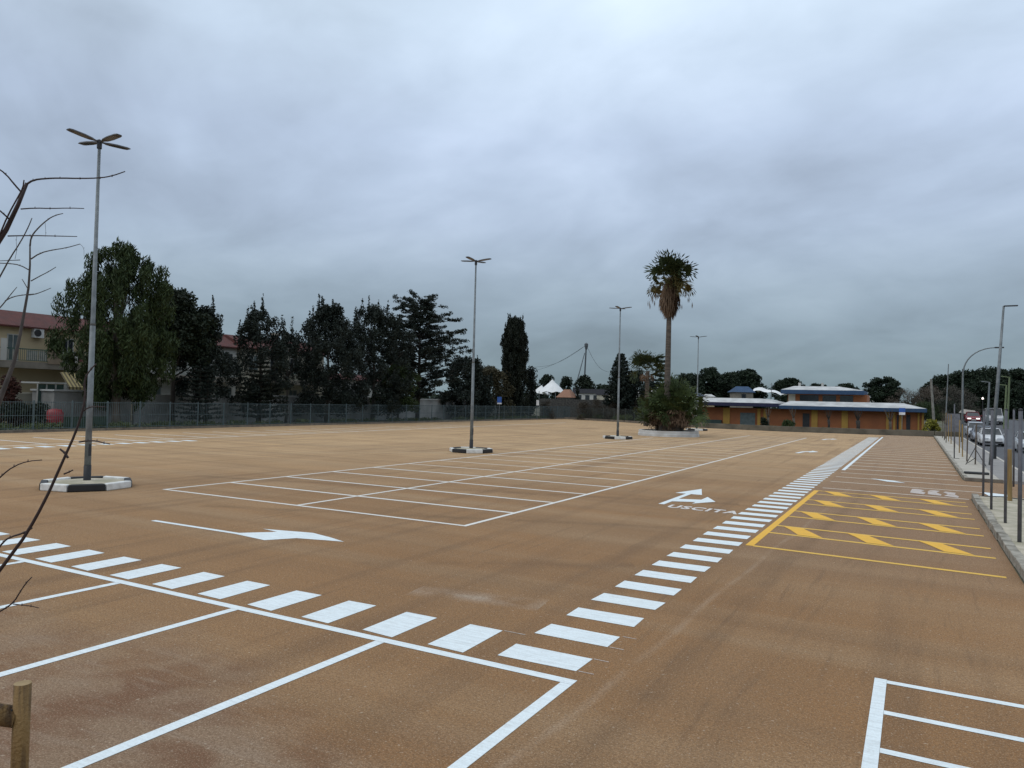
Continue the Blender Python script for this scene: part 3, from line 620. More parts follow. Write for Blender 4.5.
# ------------------------------------------------------------------ palms
M_FROND = fol('palm_fronds', (.014, .024, .008), (.045, .058, .016))
M_FRONDL = fol('low_palm_fronds', (.022, .038, .012), (.07, .095, .028))
M_FRONDY = fol('yellowing_palm_fronds', (.12, .09, .03), (.07, .07, .025))
M_DEAD = fol('dead_palm_leaves', (.10, .062, .038), (.2, .13, .08))
M_PTRUNK = mat('palm_trunk_bark', (.12, .095, .075), (.06, .048, .038), scale=1.5, vec=(1, 1, 6), bump=.6)
def fan_frond(C, U, V, base, d, plen, fr, drop=.5, nb=15):
    """one fan leaf: blades spread round the petiole tip"""
    base = np.array(base, float); d = np.array(d, float); d /= np.linalg.norm(d); tip = base + d * plen
    up = np.array([0, 0, 1.]); side = np.cross(d, up); side /= np.linalg.norm(side) + 1e-6; nrm = np.cross(side, d); ro = random.uniform(-1.3, 1.3); side, nrm = side * math.cos(ro) + nrm * math.sin(ro), nrm * math.cos(ro) - side * math.sin(ro)
    C.append((base + tip) / 2); U.append((tip - base) / 2); V.append(side * .05)
    for k in range(nb):
        a = (k / (nb - 1) - .5) * 3.6; v = d * math.cos(a) + side * math.sin(a) + nrm * random.uniform(-.12, .12)
        l = fr * (1 - .25 * abs(a) / 1.8) * random.uniform(.85, 1.1); v /= np.linalg.norm(v)
        p1 = tip + v * l * .62; v2 = v + np.array([0, 0, -drop]) * random.uniform(.6, 1.4); v2 /= np.linalg.norm(v2); p2 = p1 + v2 * l * .5
        w = np.cross(v, nrm) * (l * .11)
        C.append((tip + p1) / 2); U.append((p1 - tip) / 2 * 1.1); V.append(w)
        C.append((p1 + p2) / 2); U.append((p2 - p1) / 2 * 1.1); V.append(w * .6)
def add_fronds(name, specs, material, parent):
    C, U, V = [], [], []
    for s in specs: fan_frond(C, U, V, *s)
    return leaf_mesh(name, np.array(C), np.array(U), np.array(V), material, parent)
random.seed(77)
PX, PY = -19.85, 66.0
r = empty('fan_palm', (PX, PY, .45), 'very tall fan palm with brown skirt of dead leaves, in the round white planter', 'palm tree')
MB().tube([(.06, 0, 0), (.03, 0, 1.5), (0, 0, 5), (.02, 0, 9), (.05, 0, 13.9)], [.50, .36, .27, .23, .2], 14).build('trunk', M_PTRUNK, r, smooth=True)
sp = []
for k in range(54):
    el = R_(random.uniform(-30, 85)); a = random.uniform(0, 6.283); d = (math.cos(el) * math.cos(a), math.cos(el) * math.sin(a), math.sin(el))
    sp.append(((.1, 0, 13.9 + .2 * random.random()), d, random.uniform(1.25, 1.65) if k % 5 < 3 else random.uniform(.3, .9), random.uniform(1.05, 1.3), .35, 11))
add_fronds('crown', [s for s in sp if s[1][2] > -.12], M_FROND, r); add_fronds('lower_fronds', [s for s in sp if s[1][2] <= -.12] + [((.1, 0, 13.7), (math.cos(a), math.sin(a), -.45), 1.6, 1.0, 1.0) for a in (.2, .6, 1.4, 2.6, 3.0, 3.5, 4.4, 5.6)], M_FRONDY, r)
C, U, V = [], [], []
for k in range(1500):
    t = random.random(); a = random.uniform(0, 6.283); z = 13.8 - 3.3 * t; rad = (.25 + .62 * math.sin(min(1, t * 1.5) * 1.57)) * (1 if t < .7 else 1 - (t - .7) * 2.0) * random.uniform(.6, 1.08)
    d = np.array([math.cos(a) * .18, math.sin(a) * .18, -1.]) + RNG.normal(size=3) * .1; d /= np.linalg.norm(d); s = np.cross(d, [math.cos(a + .5), math.sin(a + .5), 0])
    C.append((rad * math.cos(a) + .05, rad * math.sin(a), z)); U.append(d * random.uniform(.3, .6)); V.append(s * .05)
leaf_mesh('dead_leaf_skirt', C, U, V, M_DEAD, r)
C, U, V = [], [], []
for a, l in ((3.9, 2.0), (4.1, 1.7), (.5, 2.1), (1.2, 1.9), (2.9, 2.1)):   # hanging seed stalks
    p0 = np.array([.05, 0, 13.7])
    for k in range(8):
        f = k / 7; p1 = np.array([math.cos(a) * l * f, math.sin(a) * l * f, 13.7 - 1.9 * f * f]); d = p1 - p0; C.append((p0 + p1) / 2); U.append(d / 2 * 1.1); V.append(np.array([0, 0, .02]))
        if k > 4:
            for q in range(3): C.append(p1 + np.array([random.uniform(-.1, .1), random.uniform(-.1, .1), -.3])); U.append(np.array([0, 0, -.3])); V.append(np.array([math.cos(a), math.sin(a), 0]) * .03)
        p0 = p1
leaf_mesh('seed_stalks', C, U, V, M_DEAD, r)
# low palms in the planter
PGp = 'low bushy palms in the round planter'
def low_palm(x, y, h, fr, n, label, dead=.3, th=.8):
    r = empty('low_palm', (x, y, .45), label, 'palm tree', PGp)
    MB().tube([(0, 0, 0), (0, 0, th)], [.28, .34], 10).build('trunk', M_PTRUNK, r)
    g, dd = [], []
    for k in range(n):
        el = R_(random.uniform(5, 85)); a = random.uniform(0, 6.283); d = (math.cos(el) * math.cos(a), math.cos(el) * math.sin(a), math.sin(el))
        g.append(((0, 0, th + (h - th) * .25 * random.random()), d, (h - th) * random.uniform(.35, .62), fr * random.uniform(.8, 1.1), .5))
    for k in range(int(n * dead)):
        a = random.uniform(0, 6.283); dd.append(((0, 0, th + random.uniform(.4, 1.3)), (math.cos(a), math.sin(a), random.uniform(-.9, .1)), random.uniform(.4, .9), fr * .8, 1.4))
    add_fronds('crown', g, M_FRONDL, r); add_fronds('dead_fronds', dd, M_DEAD, r)
low_palm(-20.3, 66.0, 4.0, .85, 36, 'bushy low palm at the left of the planter with brown dead fronds', dead=1.5, th=.6)
low_palm(-18.9, 66.0, 4.9, 1.05, 52, 'bushy green low palm at the right of the planter', dead=1.1, th=.7)
low_palm(-19.9, 67.4, 5.6, 1.1, 40, 'tallest low palm, directly behind the tall palm trunk', dead=.8, th=1.0)
low_palm(-18.8, 66.9, 3.8, .9, 30, 'pale green small palm at the right rim of the planter', dead=.3, th=.5)
low_palm(-20.9, 67.0, 3.6, .85, 26, 'small palm spilling over the left rim of the planter', dead=.8, th=.5)
r = empty('round_planter', (-19.75, 66.3, 0), 'large round white concrete planter ring at the foot of the tall palm', 'planter')
MB().lathe([(2.75, 0), (2.75, .22), (2.69, .24), (2.69, .50), (2.42, .50), (2.42, .40)], 48).build('rim_wall', mat('white_washed_concrete', (.62, .62, .60), (.45, .44, .42), scale=1.2), r)
MB().lathe([(0, .42), (2.42, .42)], 32).build('soil', m_earth, r)
# palm far left of trunk
x, y, z = at(647, 371, 95)
r = empty('fan_palm', (x, y, 0), 'shorter palm with arching fronds behind the planter, left of the tall one', 'palm tree')
MB().tube([(0, 0, 0), (0.1, 0, z)], [.32, .24], 10).build('trunk', M_PTRUNK, r)
add_fronds('crown', [((0, 0, z), (math.cos(a), math.sin(a), random.uniform(-.3, 2.2)), random.uniform(1.2, 1.9), random.uniform(1.1, 1.5), .6) for a in [random.uniform(0, 6.28) for _ in range(34)]], M_FROND, r)
add_fronds('dead_fronds', [((0, 0, z), (math.cos(a), math.sin(a), -1.2), .8, .8, 1.2) for a in [random.uniform(0, 6.28) for _ in range(8)]], M_DEAD, r)
# ------------------------------------------------------------------ fences and walls
m_fence = mat('teal_grey_fence_paint', (.085, .125, .135), (.06, .09, .10), rough=.6)
FX = -51.1; f = empty('mesh_fence', (FX, 10, 0), 'long teal-grey picket fence running along the left side of the lot', 'fence')
pb = MB()
for k in range(17): y = .15 * k + .06; pb.box(-.010, y, .18, .010, y + .016, 2.05)
for z in (.25, 1.1, 1.98): pb.box(.013, 0, z, .03, 2.5, z + .03)
p0 = pb.build('fence_panel', m_fence, f)
q0 = MB().box(-.03, -.03, .1, .03, .03, 2.12).build('post', m_fence, f)
for k in range(1, 41):
    for s in (p0, q0): c = s.copy(); COL.objects.link(c); c.parent = f; c.location = (0, 2.55 * k, 0)
MB().box(-.18, 0, 0, .12, 104, .17).build('base_kerb', m_curbdark, f)
# rear chain-link stretch
def chain(name, label, a, b_, h, mtl):
    a = Vector((*a, 0)); b_ = Vector((*b_, 0)); d = b_ - a; n = max(1, round(d.length / 2.5)); u = d.normalized(); r = empty(name, a, label, 'fence', rz=math.atan2(d.y, d.x))
    w = MB()
    for i in range(int(d.length / .16)): x = i * .16; w.box(x, -.006, .1, x + .014, .006, h)
    for z in [.15 + .18 * i for i in range(int(h / .18))]: w.box(0, .007, z, d.length, .012, z + .012)
    w.build('wire_mesh', mtl, r)
    for i in range(n + 1): MB().box(d.length * i / n - .03, -.04, 0, d.length * i / n + .03, -.008, h + .08).build('post', mtl, r)
    MB().box(0, -.2, 0, d.length, -.045, .3).build('base_kerb', m_curbdark, r)
m_wire = mat('green_grey_wire', (.06, .075, .07), rough=.6)
chain('wire_fence', 'thin wire fence of the back boundary, between picket fence end and third lamp', (-51, 112.1), (-38, 105.2), 2.0, m_wire)
chain('wire_fence', 'thin wire fence of the back boundary behind the planter and its palms', (-37.9, 105.2), (-24.2, 93.6), 2.0, m_wire)
b = MB()
for (x0, y0), (x1, y1) in [((-24, 93.6), (-14, 91.3)), ((-14, 91.3), (1.9, 94.3)), ((1.95, 94.35), (4.4, 94.4))]:
    u = Vector((x1 - x0, y1 - y0)).normalized(); q = Vector((-u.y, u.x)) * .25
    b.prism([(x0, y0), (x1, y1), (x1 + q.x, y1 + q.y), (x0 + q.x, y0 + q.y)], 0, .62)
tag(b.build('boundary_wall', mat('stained_boundary_concrete', (.085, .075, .055), (.16, .14, .105), scale=.9, detail=8), bevel=.02), 'long low stained concrete wall between the lot and the orange building', 'wall')
m_stone = mat('dark_dry_stone', (.030, .028, .025), (.085, .08, .07), scale=3.5, detail=8, bump=.5)
a = at(540, 398, 128); c = at(660, 397, 122)
u = (Vector(c) - Vector(a)); u.z = 0; b = MB(); b.box(0, 0, 0, u.length, .5, 3.3)
o = b.build('stone_wall', m_stone); o.location = (a[0], a[1], 0); o.rotation_euler = (0, 0, math.atan2(u.y, u.x)); tag(o, 'dark dry-stone garden wall behind the wire fence, below the tent', 'wall')
cl = [(random.uniform(-50, -26), 0, 0) for _ in range(60)]; cl = [(x_, 106.5 + (-x_ - 38) * .55 + random.uniform(1, 4), random.uniform(.2, .7), .8, .8, .5) for x_, _, _ in cl]
cl += [(FX - random.uniform(.4, 2.2), random.uniform(20, 108), .25, .7, .9, .3) for _ in range(90)]
cl += [(random.uniform(-23, 2), random.uniform(96, 99), .2, .8, .8, .3) for _ in range(40)]
C, U, V = leaves_from(cl, 26000, .3, .08, (0, 0, 1), .4); tag(leaf_mesh('grass', C, U, V, fol('weed_grass', (.045, .065, .02), (.10, .12, .045))), 'weeds and tall grass along the foot of the fences', 'grass', kind='stuff')

random.seed(55)
for i, (px, py, w) in enumerate([(548, 400, 14), (585, 401, 16), (598, 399, 18), (634, 400, 20), (612, 401, 14)]):
    scr = at(px, py, 119); tree('bramble_bush', ['dry bramble on the wire fence left of the terracotta roof', 'dry bramble below the foot of the mast', 'dry bramble between the mast and the third lamp post', 'dry bramble between the third lamp and the planter palms', 'small dry bramble just left of the third lamp post'][i], 'shrub', scr[0], scr[1], scr[2], w / 2 * 119 / 740, E_BUSH, n=26, nleaf=3000, sig=(.6, .6, .5), leaf=(.4, .05), bias=(0, 0, 1), bw=.3, fm=fol('dry_bramble', (.035, .03, .022), (.09, .075, .055)), seed=300 + i, t0=.02, tr=.04, group='brambles along the back fence')
# garden wall in front of the houses
m_gwall = mat('grey_weathered_render', (.46, .455, .44), (.22, .22, .205), scale=.5, detail=10, lo=.3, hi=.7)
m_cap = mat('pale_wall_cap', (.50, .50, .48), (.38, .38, .36), scale=1)
r = empty('garden_wall', (-58.5, 40, 0), 'long grey weathered garden wall with pale cap, behind the conifers', 'wall')
MB().box(-.15, 0, 0, .15, 64, 2.62).build('wall', m_gwall, r); MB().box(-.28, 11, 2.625, .28, 58, 2.80).build('coping', m_cap, r)
r = empty('shed', (-58.2, 33.2, 0), 'small grey rendered shed with flat cap between green door and eucalyptus', 'shed')
MB().box(-3, 0, 0, 0, 6.4, 2.72).build('wall', mat('light_grey_render', (.30, .29, .27), (.2, .195, .18), scale=.8, detail=8), r); MB().box(-3.1, -.12, 2.725, .12, 6.5, 2.86).build('roof_slab', m_cap, r)
tag(MB().box(-51.42, 30.0, .2, -51.38, 33.2, 1.0).build('shade_net', mat('dark_green_netting', (.02, .045, .03), (.03, .055, .04), rough=.9)), 'dark green netting along the lower fence below the grey shed', 'netting')

# ------------------------------------------------------------------ houses
m_beige = mat('beige_render', (.50, .40, .245), (.42, .335, .205), scale=.5, detail=8)
m_cream = mat('cream_render', (.50, .46, .36), (.42, .385, .30), scale=.5, detail=8)
m_white = mat('white_render', (.52, .51, .47), (.42, .41, .38), scale=.5, detail=8)
def tiles():
    M = mat('red_roof_tiles', (.125, .028, .02), (.08, .022, .017), scale=1.5, rough=.8)
    t = M.node_tree; w = t.nodes.new('ShaderNodeTexWave'); w.inputs['Scale'].default_value = 2.2; w.bands_direction = 'Y'; tcn = t.nodes.new('ShaderNodeTexCoord'); t.links.new(tcn.outputs['Object'], w.inputs['Vector'])
    bn = t.nodes.new('ShaderNodeBump'); bn.inputs['Distance'].default_value = .06; t.links.new(w.outputs[1], bn.inputs['Height']); t.links.new(bn.outputs[0], t.nodes['Principled BSDF'].inputs['Normal']); return M
m_tile = tiles()
m_glass = mat('dark_window_glass', (.02, .025, .03), (.035, .04, .045), rough=.12, spec=.6)
m_shut = mat('grey_green_shutter', (.10, .13, .13), (.07, .09, .09), rough=.6)
m_frame = mat('pale_frame', (.45, .44, .40), rough=.5)
m_rail = mat('green_rail_paint', (.05, .11, .09), rough=.5)
m_conc = mat('balcony_concrete', (.25, .22, .18), (.17, .15, .12), scale=1.2)
def window(r, x, y0, y1, z0, z1, door=False):
    f_ = MB().box(x, y0 - .08, z0 - .08, x + .06, y0, z1 + .08).box(x, y1, z0 - .08, x + .06, y1 + .08, z1 + .08).box(x, y0, z1, x + .06, y1, z1 + .08).box(x, y0, z0 - .08, x + .06, y1, z0).box(x, (y0 + y1) / 2 - .03, z0, x + .05, (y0 + y1) / 2 + .03, z1).build('window', m_frame, r)
    MB().box(x - .02, y0, z0, x + .02, y1, z1).build('pane', m_glass if random.random() < .6 else m_shut, f_)
def house(y0, y1, X, hz, wallm, label, wins, roof=1.45, up=True):
    r = empty('terraced_house', (X, y0, 0), label, 'house', 'red-roofed houses behind the trees'); l = y1 - y0
    MB().box(-10, 0, 0, 0, l, hz).build('wall', wallm, r)
    rf = MB().add([(.55, -.15, hz - .02), (.55, l + .15, hz - .02), (-2.6, l + .15, hz + roof), (-2.6, -.15, hz + roof), (-7.5, l + .15, hz + roof), (-7.5, -.15, hz + roof), (-10.6, l + .15, hz - .02), (-10.6, -.15, hz - .02),
                   (.55, -.15, hz - .14), (.55, l + .15, hz - .14), (-10.6, l + .15, hz - .14), (-10.6, -.15, hz - .14)],
                  [(0, 1, 2, 3), (3, 2, 4, 5), (5, 4, 6, 7), (0, 8, 9, 1), (7, 6, 10, 11), (8, 11, 10, 9), (0, 3, 5, 7, 11, 8), (1, 9, 10, 6, 4, 2)]).build('roof', m_tile, r)
    ch = MB().box(-4, l * .6, hz + roof + .01, -3.3, l * .6 + .6, hz + roof + .9).build('chimney', wallm, rf)
    for (a, c, z0, z1) in wins: window(r, .003, a - y0, c - y0, z0, z1)
    return r
Yp = lambda px, X=-66: site(px, 360, X=X).y
ws = [(Yp(7), Yp(17), 5.25, 7.3), (Yp(62), Yp(72), 5.25, 7.3), (Yp(8), Yp(16), .9, 2.9), (26, 28, 5.25, 7.3), (21, 23, 5.25, 7.3)]
r = house(10, 45.2, -66, 8.1, m_beige, 'beige house with red roof and long balcony at the left edge', ws)
def bal(r, X, y0, y1, ya, zf, w=1.4, solid=None):
    bz = MB().box(.003, ya[0] - y0, zf - .55, w, ya[1] - y0, zf).build('balcony', m_conc, r)
    rl = MB().box(w - .06, ya[0] - y0, zf + 1.0, w, ya[1] - y0, zf + 1.08).box(w - .05, ya[0] - y0, zf + .08, w - .01, ya[1] - y0, zf + .12)
    y = ya[0]
    while y < ya[1]: rl.box(w - .045, y - y0, zf + .121, w - .02, y - y0 + .025, zf + .999); y += .16
    rl.build('railing', m_rail, bz); return bz
bz = bal(r, -66, 10, 45.2, (14, 40.6), 5.1)
yy = lambda px: site(px, 360, X=-64.6).y - 10
MB().box(1.405, yy(48), 5.0, 1.46, yy(62), 6.15).build('parapet', mat('brown_render', (.26, .20, .14), scale=1), bz)
MB().box(1.405, yy(0), 5.12, 1.44, yy(6), 6.9).build('screen', m_white, bz)
for pa, pc in ((7.5, 9), (12, 14), (16, 17.5), (27, 38), (39, 47.5)): MB().box(1.345, yy(pa), 5.2, 1.35, yy(pc), 6.05).build('privacy_panel', mat('pale_panel', (.38, .37, .33)), bz)
MB().box(.004, yy(60), 5.2, .9, yy(67), 6.9).build('balcony_cupboard', m_frame, bz)
MB().box(1.1, yy(68), 0, 1.35, yy(70), 4.54).build('pillar', m_white, r)
ac = MB().box(.004, Yp(30) - 10, 7.2, .5, Yp(40) - 10, 8.0).build('air_conditioner', mat('white_plastic', (.62, .62, .6)), r, bevel=.03)
MB().tube([(.502, Yp(33.5) - 10, 7.6), (.52, Yp(33.5) - 10, 7.6)], .3, 20).build('fan_grille', m_black, ac)
MB().tube([(-4, Yp(12) - 10, 9.5), (-4, Yp(12) - 10, 12.5)], .03, 6).tube([(-4, Yp(9) - 10, 12.3), (-4, Yp(15) - 10, 12.3)], .02, 6).tube([(-4, Yp(10) - 10, 11.8), (-4, Yp(14) - 10, 11.8)], .02, 6).build('roof_aerial', m_galv, r)
aw = MB()
ya, yb = site(72, 370, X=-62.5).y, site(97, 370, X=-62.5).y; n = 14
for k in range(n):
    y0_, y1_ = ya + (yb - ya) * k / n, ya + (yb - ya) * (k + 1) / n
    if k % 2: aw.box(-64.9, y0_, 4.3, -64.88, y1_, 4.31); 
aw = MB(); aw2 = MB()
for k in range(n):
    y0_, y1_ = ya + (yb - ya) * k / n, ya + (yb - ya) * (k + 1) / n
    (aw if k % 2 else aw2).add([(-64.3, y0_, 4.35), (-64.3, y1_, 4.35), (-62.9, y1_, 3.1), (-62.9, y0_, 3.1), (-62.9, y1_, 2.8), (-62.9, y0_, 2.8)], [(0, 1, 2, 3), (3, 2, 4, 5)])
awr = empty('awning', (0, 0, 0), 'yellow and dark striped awning under the balcony, beside the shed', 'awning')
aw.build('light_stripes', mat('yellow_canvas', (.42, .34, .15)), awr); aw2.build('dark_stripes', mat('brown_canvas', (.14, .11, .06)), awr); MB().tube([(-62.9, ya, 2.8), (-62.9, yb, 2.8)], .03, 6).build('front_bar', m_frame, awr)
for pp, lb, col in ((74, 'white towel hanging over the right part of the balcony rail', (.65, .63, .6)), (78, 'dark red towel hanging over the balcony rail, rightmost', (.2, .07, .07))):
    y0_ = site(pp, 355, X=-64.5).y
    tag(MB().add([(-64.53, y0_ + .5 * i / 6, 6.15 - (0 if q == 0 else .95)) if q < 2 else (-64.75, y0_ + .5 * i / 6, 5.7) for q in range(3) for i in range(7)],
        [(i, i + 1, 8 + i, 7 + i) for i in range(6)] + [(i, 14 + i, 15 + i, i + 1) for i in range(6)]).build('towel', mat('towel_' + lb.split()[0], col)), lb, 'towel')
# glazed lean-to with green doors
r = empty('lean_to', (-60, site(37, 395, X=-60).y, 0), 'small lean-to with dark green doors under the beige house', 'shed'); l = site(64, 395, X=-60).y - site(37, 395, X=-60).y
MB().box(-2.4, 0, 3.3, .25, l, 3.42).build('roof', m_cap, r)
for k in range(4): MB().box(-.05, l * k / 3 - .05 * (k > 0), 0, .05, l * k / 3 + .05, 3.29).build('post', m_frame, r)
for k in range(3): MB().box(-.03, l * k / 3 + .06, .02, .0, l * (k + 1) / 3 - .06, 3.25).build('door', mat('dark_green_door', (.03, .06, .045), (.05, .085, .07)), r)
r = empty('balustrade', (-61.5, site(15, 395, X=-61.5).y, 0), 'cream balustrade on a low wall before the beige house', 'balustrade'); l = site(36, 395, X=-61.5).y - site(15, 395, X=-61.5).y
MB().box(-.1, 0, 0, .1, l, 1.5).build('base_wall', m_conc, r); bb = MB().box(-.08, 0, 2.45, .08, l, 2.58)
for k in range(18): bb.box(-.05, l * k / 18, 1.501, .05, l * k / 18 + .12, 2.449)
bb.build('balusters', m_cream, r)
x0 = site(55, 410, X=-55); r = empty('barrel', (-55, x0.y, 0), 'rounded red barrel behind the fence, below the lean-to doors', 'barrel')
mr = mat('red_plastic', (.25, .02, .025), rough=.5); MB().lathe([(0, 0), (.48, 0), (.55, .3), (.56, .7), (.55, 1.15), (.42, 1.4), (0, 1.42)], 20).build('body', mr, r, smooth=True); MB().lathe([(.565, .68), (.6, .7), (.565, .74)], 20).build('band', mr, r); MB().lathe([(.0, 1.46), (.2, 1.45), (.22, 1.40)], 16).build('lid', mr, r)
tree('garden_shrub', 'dark reddish shrub in front of the beige house ground floor', 'shrub', -59.5, site(8, 400, X=-59.5).y, 3.9, 1.0, E_BUSH, n=30, nleaf=2500, sig=(.4, .4, .5), fm=fol('reddish_leaves', (.045, .018, .014), (.08, .03, .02)), seed=111, tr=.05)
tree('garden_shrub', 'low dark hedge-like shrub behind the fence at the left edge', 'shrub', -57, site(25, 415, X=-57).y, 1.9, 2.2, E_BUSH, n=40, nleaf=3500, sig=(.5, .5, .35), fm=F_DARK, seed=112, tr=.04)
# other houses in the row
def gw(y0, n, st, w=1.2):
    o = []
    for k in range(n): y = y0 + st * k; o += [(y, y + w, 5.4, 7.2), (y, y + w, 1.4, 3.4)]
    return o
r = house(46, 57.5, -66.3, 8.0, m_white, 'whitish red-roofed house glimpsed between the tiered conifers', gw(47, 4, 2.9)); bal(r, -66.3, 46, 57.5, (46.5, 57), 4.6, solid=None)
r = house(58, 71, -66.0, 8.1, m_cream, 'cream red-roofed house behind the twin jagged conifers', gw(59, 4, 3.1)); bal(r, -66, 58, 71, (60, 70), 4.6)
r = house(71.6, 86, -67.5, 5.2, m_white, 'lower pale house behind the broad cedar', [(73 + 3.3 * k, 74.6 + 3.3 * k, 1.6, 3.4) for k in range(4)], roof=.8)

# ------------------------------------------------------------------ background middle: tent, mast, small houses
r = empty('pointed_tent', at(552, 396, 150), 'white pointed tent roof beyond the stone wall', 'tent'); s = 150 / 740
r.location.z = 0; z_ = lambda py, D, px=552: at(px, py, D)[2]
m_tent = mat('white_membrane', (.78, .78, .76), (.68, .68, .66), rough=.5, scale=.5)
tb = MB(); zt, ze = z_(379.5, 150), z_(391.5, 150)
ring = [(2.7 * math.cos(a), 2.7 * math.sin(a)) for a in [2 * math.pi * k / 16 for k in range(16)]]
vs = []
for f_, zz in ((1, ze), (.55, ze + (zt - ze) * .42), (.25, ze + (zt - ze) * .72), (.03, zt)):
    vs += [(x * f_ * (1 + .07 * (k % 2) * f_), y * f_, zz - (.25 * (k % 2) if f_ == 1 else 0)) for k, (x, y) in enumerate(ring)]
tb.add(vs, [(q * 16 + k, q * 16 + (k + 1) % 16, (q + 1) * 16 + (k + 1) % 16, (q + 1) * 16 + k) for q in range(3) for k in range(16)])
tb.build('tent_roof', m_tent, r)
for k in range(4): MB().tube([(2.6 * math.cos(k * 1.57 + .7), 2.6 * math.sin(k * 1.57 + .7), 0), (2.7 * math.cos(k * 1.57 + .7), 2.7 * math.sin(k * 1.57 + .7), ze)], .06, 6).build('pole', m_galv, r)
MB().add([(-5.0, 1, ze - .2), (-2.0, .6, ze - .6), (-2.0, 3.4, ze - .6), (-5.0, 3, ze - .2), (-3.4, 2, ze + 1.3)], [(0, 1, 4), (1, 2, 4), (2, 3, 4), (3, 0, 4)]).build('side_canopy', m_tent, r)
r = empty('kiosk', (*at(567, 396, 140)[:2], 0), 'small building with terracotta pyramid roof beside the pointed tent', 'building'); D = 140
zt, ze = z_(389.5, D, 567), z_(397.5, D, 567); w = 1.6
MB().box(-w * .9, -w * .9, 0, w * .9, w * .9, ze).build('wall', m_stone, r)
MB().add([(-w, -w, ze), (w, -w, ze), (w, w, ze), (-w, w, ze), (-.5, -.3, zt), (.6, -.3, zt), (.6, .3, zt), (-.5, .3, zt)], [(0, 1, 5, 4), (1, 2, 6, 5), (2, 3, 7, 6), (3, 0, 4, 7), (4, 5, 6, 7), (3, 2, 1, 0)]).build('roof', mat('terracotta', (.30, .15, .095), (.25, .13, .08)), r)
r = empty('low_building', (*at(590, 396, 160)[:2], 0), 'low white building with dark flat roof at the foot of the mast', 'building')
D = 160; zt = z_(389, D, 590); zm = z_(393.5, D, 590); MB().box(-4.2, 0, 0, 3, 5, zm).build('wall', m_white, r); MB().box(-4.0, -.3, zm, 4.8, 5, zt).build('roof', mat('dark_slate', (.05, .05, .06)), r)
for k in range(3): MB().box(-3 + 1.9 * k, -.03, .6, -2 + 1.9 * k, -.003, zm - .35).build('window', m_glass, r)
r = empty('low_building', (*at(606, 398, 150)[:2], 0), 'plain white wall of a villa between the mast and the third lamp', 'building')
MB().box(-2, 0, 0, 3.4, 3, z_(395, 150, 606)).build('wall', m_cream, r); MB().box(-2.2, -.2, z_(395, 150, 606), 3.6, 3.2, z_(392.5, 150, 606)).build('roof', mat('dark_slate', (.05, .05, .06)), r)
r = empty('villa', (*at(655, 396, 135)[:2], 0), 'white villa with low gable behind the shorter palm', 'building')
zz = z_(393, 135, 655); zt = z_(387, 135, 655); MB().box(-4.6, 0, 0, 4.4, 5, zz).build('wall', m_white, r); MB().add([(-5, -.4, zz), (4.8, -.4, zz), (4.8, 5.4, zz), (-5, 5.4, zz), (-2, 2.5, zt), (2, 2.5, zt)], [(0, 1, 5, 4), (1, 2, 5), (2, 3, 4, 5), (3, 0, 4), (3, 2, 1, 0)]).build('roof', mat('pale_roof', (.42, .40, .38)), r)
# mast
D = 230; r = empty('cabled_mast', (0, 0, 0), 'tall two-legged mast with guy cables rising behind the trees', 'mast')
T_ = Vector(at(586.3, 345, D)); A_ = Vector(at(569.5, 392, D - 4)); B_ = Vector(at(583.3, 392, D)); A_.z = 0; B_.z = 0
mm_ = mat('mast_steel', (.10, .11, .12), rough=.6)
MB().tube([B_, T_], [.28, .24], 8).build('leg', mm_, r); MB().tube([A_, T_ + Vector((-.5, 0, -2.5))], [.26, .12], 8).build('leg', mm_, r)
MB().lathe([(.3, -1.4), (.55, -.4), (.6, .3), (.15, .7)], 12).build('mast_head', mm_, r).location = T_
for (px, py, dd) in ((530, 367, 40), (609, 372, 15), (520, 372, 60)):
    E_ = Vector(at(px, py, D + dd)); q = [T_.lerp(E_, f_) + Vector((0, 0, -2.2 * math.sin(math.pi * f_))) for f_ in [i / 8 for i in range(9)]]
    MB().tube(q, .045, 5).build('cable', mm_, r)

# ------------------------------------------------------------------ orange building
m_or = mat('orange_render', (.30, .105, .035), (.235, .08, .03), scale=.6, detail=8)
m_yel = mat('yellow_render', (.40, .235, .045), (.33, .19, .04), scale=.8)
m_blue = mat('blue_fascia', (.022, .055, .115), (.03, .07, .14), scale=1.2); m_purp = mat('dark_blue_fascia', (.012, .013, .045), (.02, .022, .06), scale=1.2)
m_roofw = mat('white_roof_sheet', (.55, .55, .54), (.38, .38, .37), scale=.8, detail=8)
r = empty('orange_building', (0, 105, 0), 'long single-storey orange building with blue fascia and white roof', 'building')
MB().box(-27.2, 0, 0, 1.0, 12, 2.6).build('wall', m_or, r)
def hiproof(x0, x1, z0, z1, fz, yf, yb, name, fm, inset=2.6):
    fa = MB().box(x0, yf, z0 - fz, x1, yb, z0).build('fascia', fm, r, bevel=.05)
    MB().add([(x0 + .03, yf + .03, z0 + .003), (x1 - .03, yf + .03, z0 + .003), (x1 - .03, yb - .03, z0 + .003), (x0 + .03, yb - .03, z0 + .003), (x0 + inset * .4, yf + inset, z1), (x1 - inset, yf + inset, z1), (x1 - inset, yb - inset, z1), (x0 + inset * .4, yb - inset, z1)],
             [(0, 1, 5, 4), (1, 2, 6, 5), (2, 3, 7, 6), (3, 0, 4, 7), (4, 5, 6, 7)]).build(name, m_roofw, r)
hiproof(-16.0, 1.3, 3.08, 3.72, .48, -1.2, 12.5, 'roof', m_blue)
hiproof(-27.6, -16.05, 3.32, 3.95, .50, -1.5, 12.5, 'roof', m_purp)
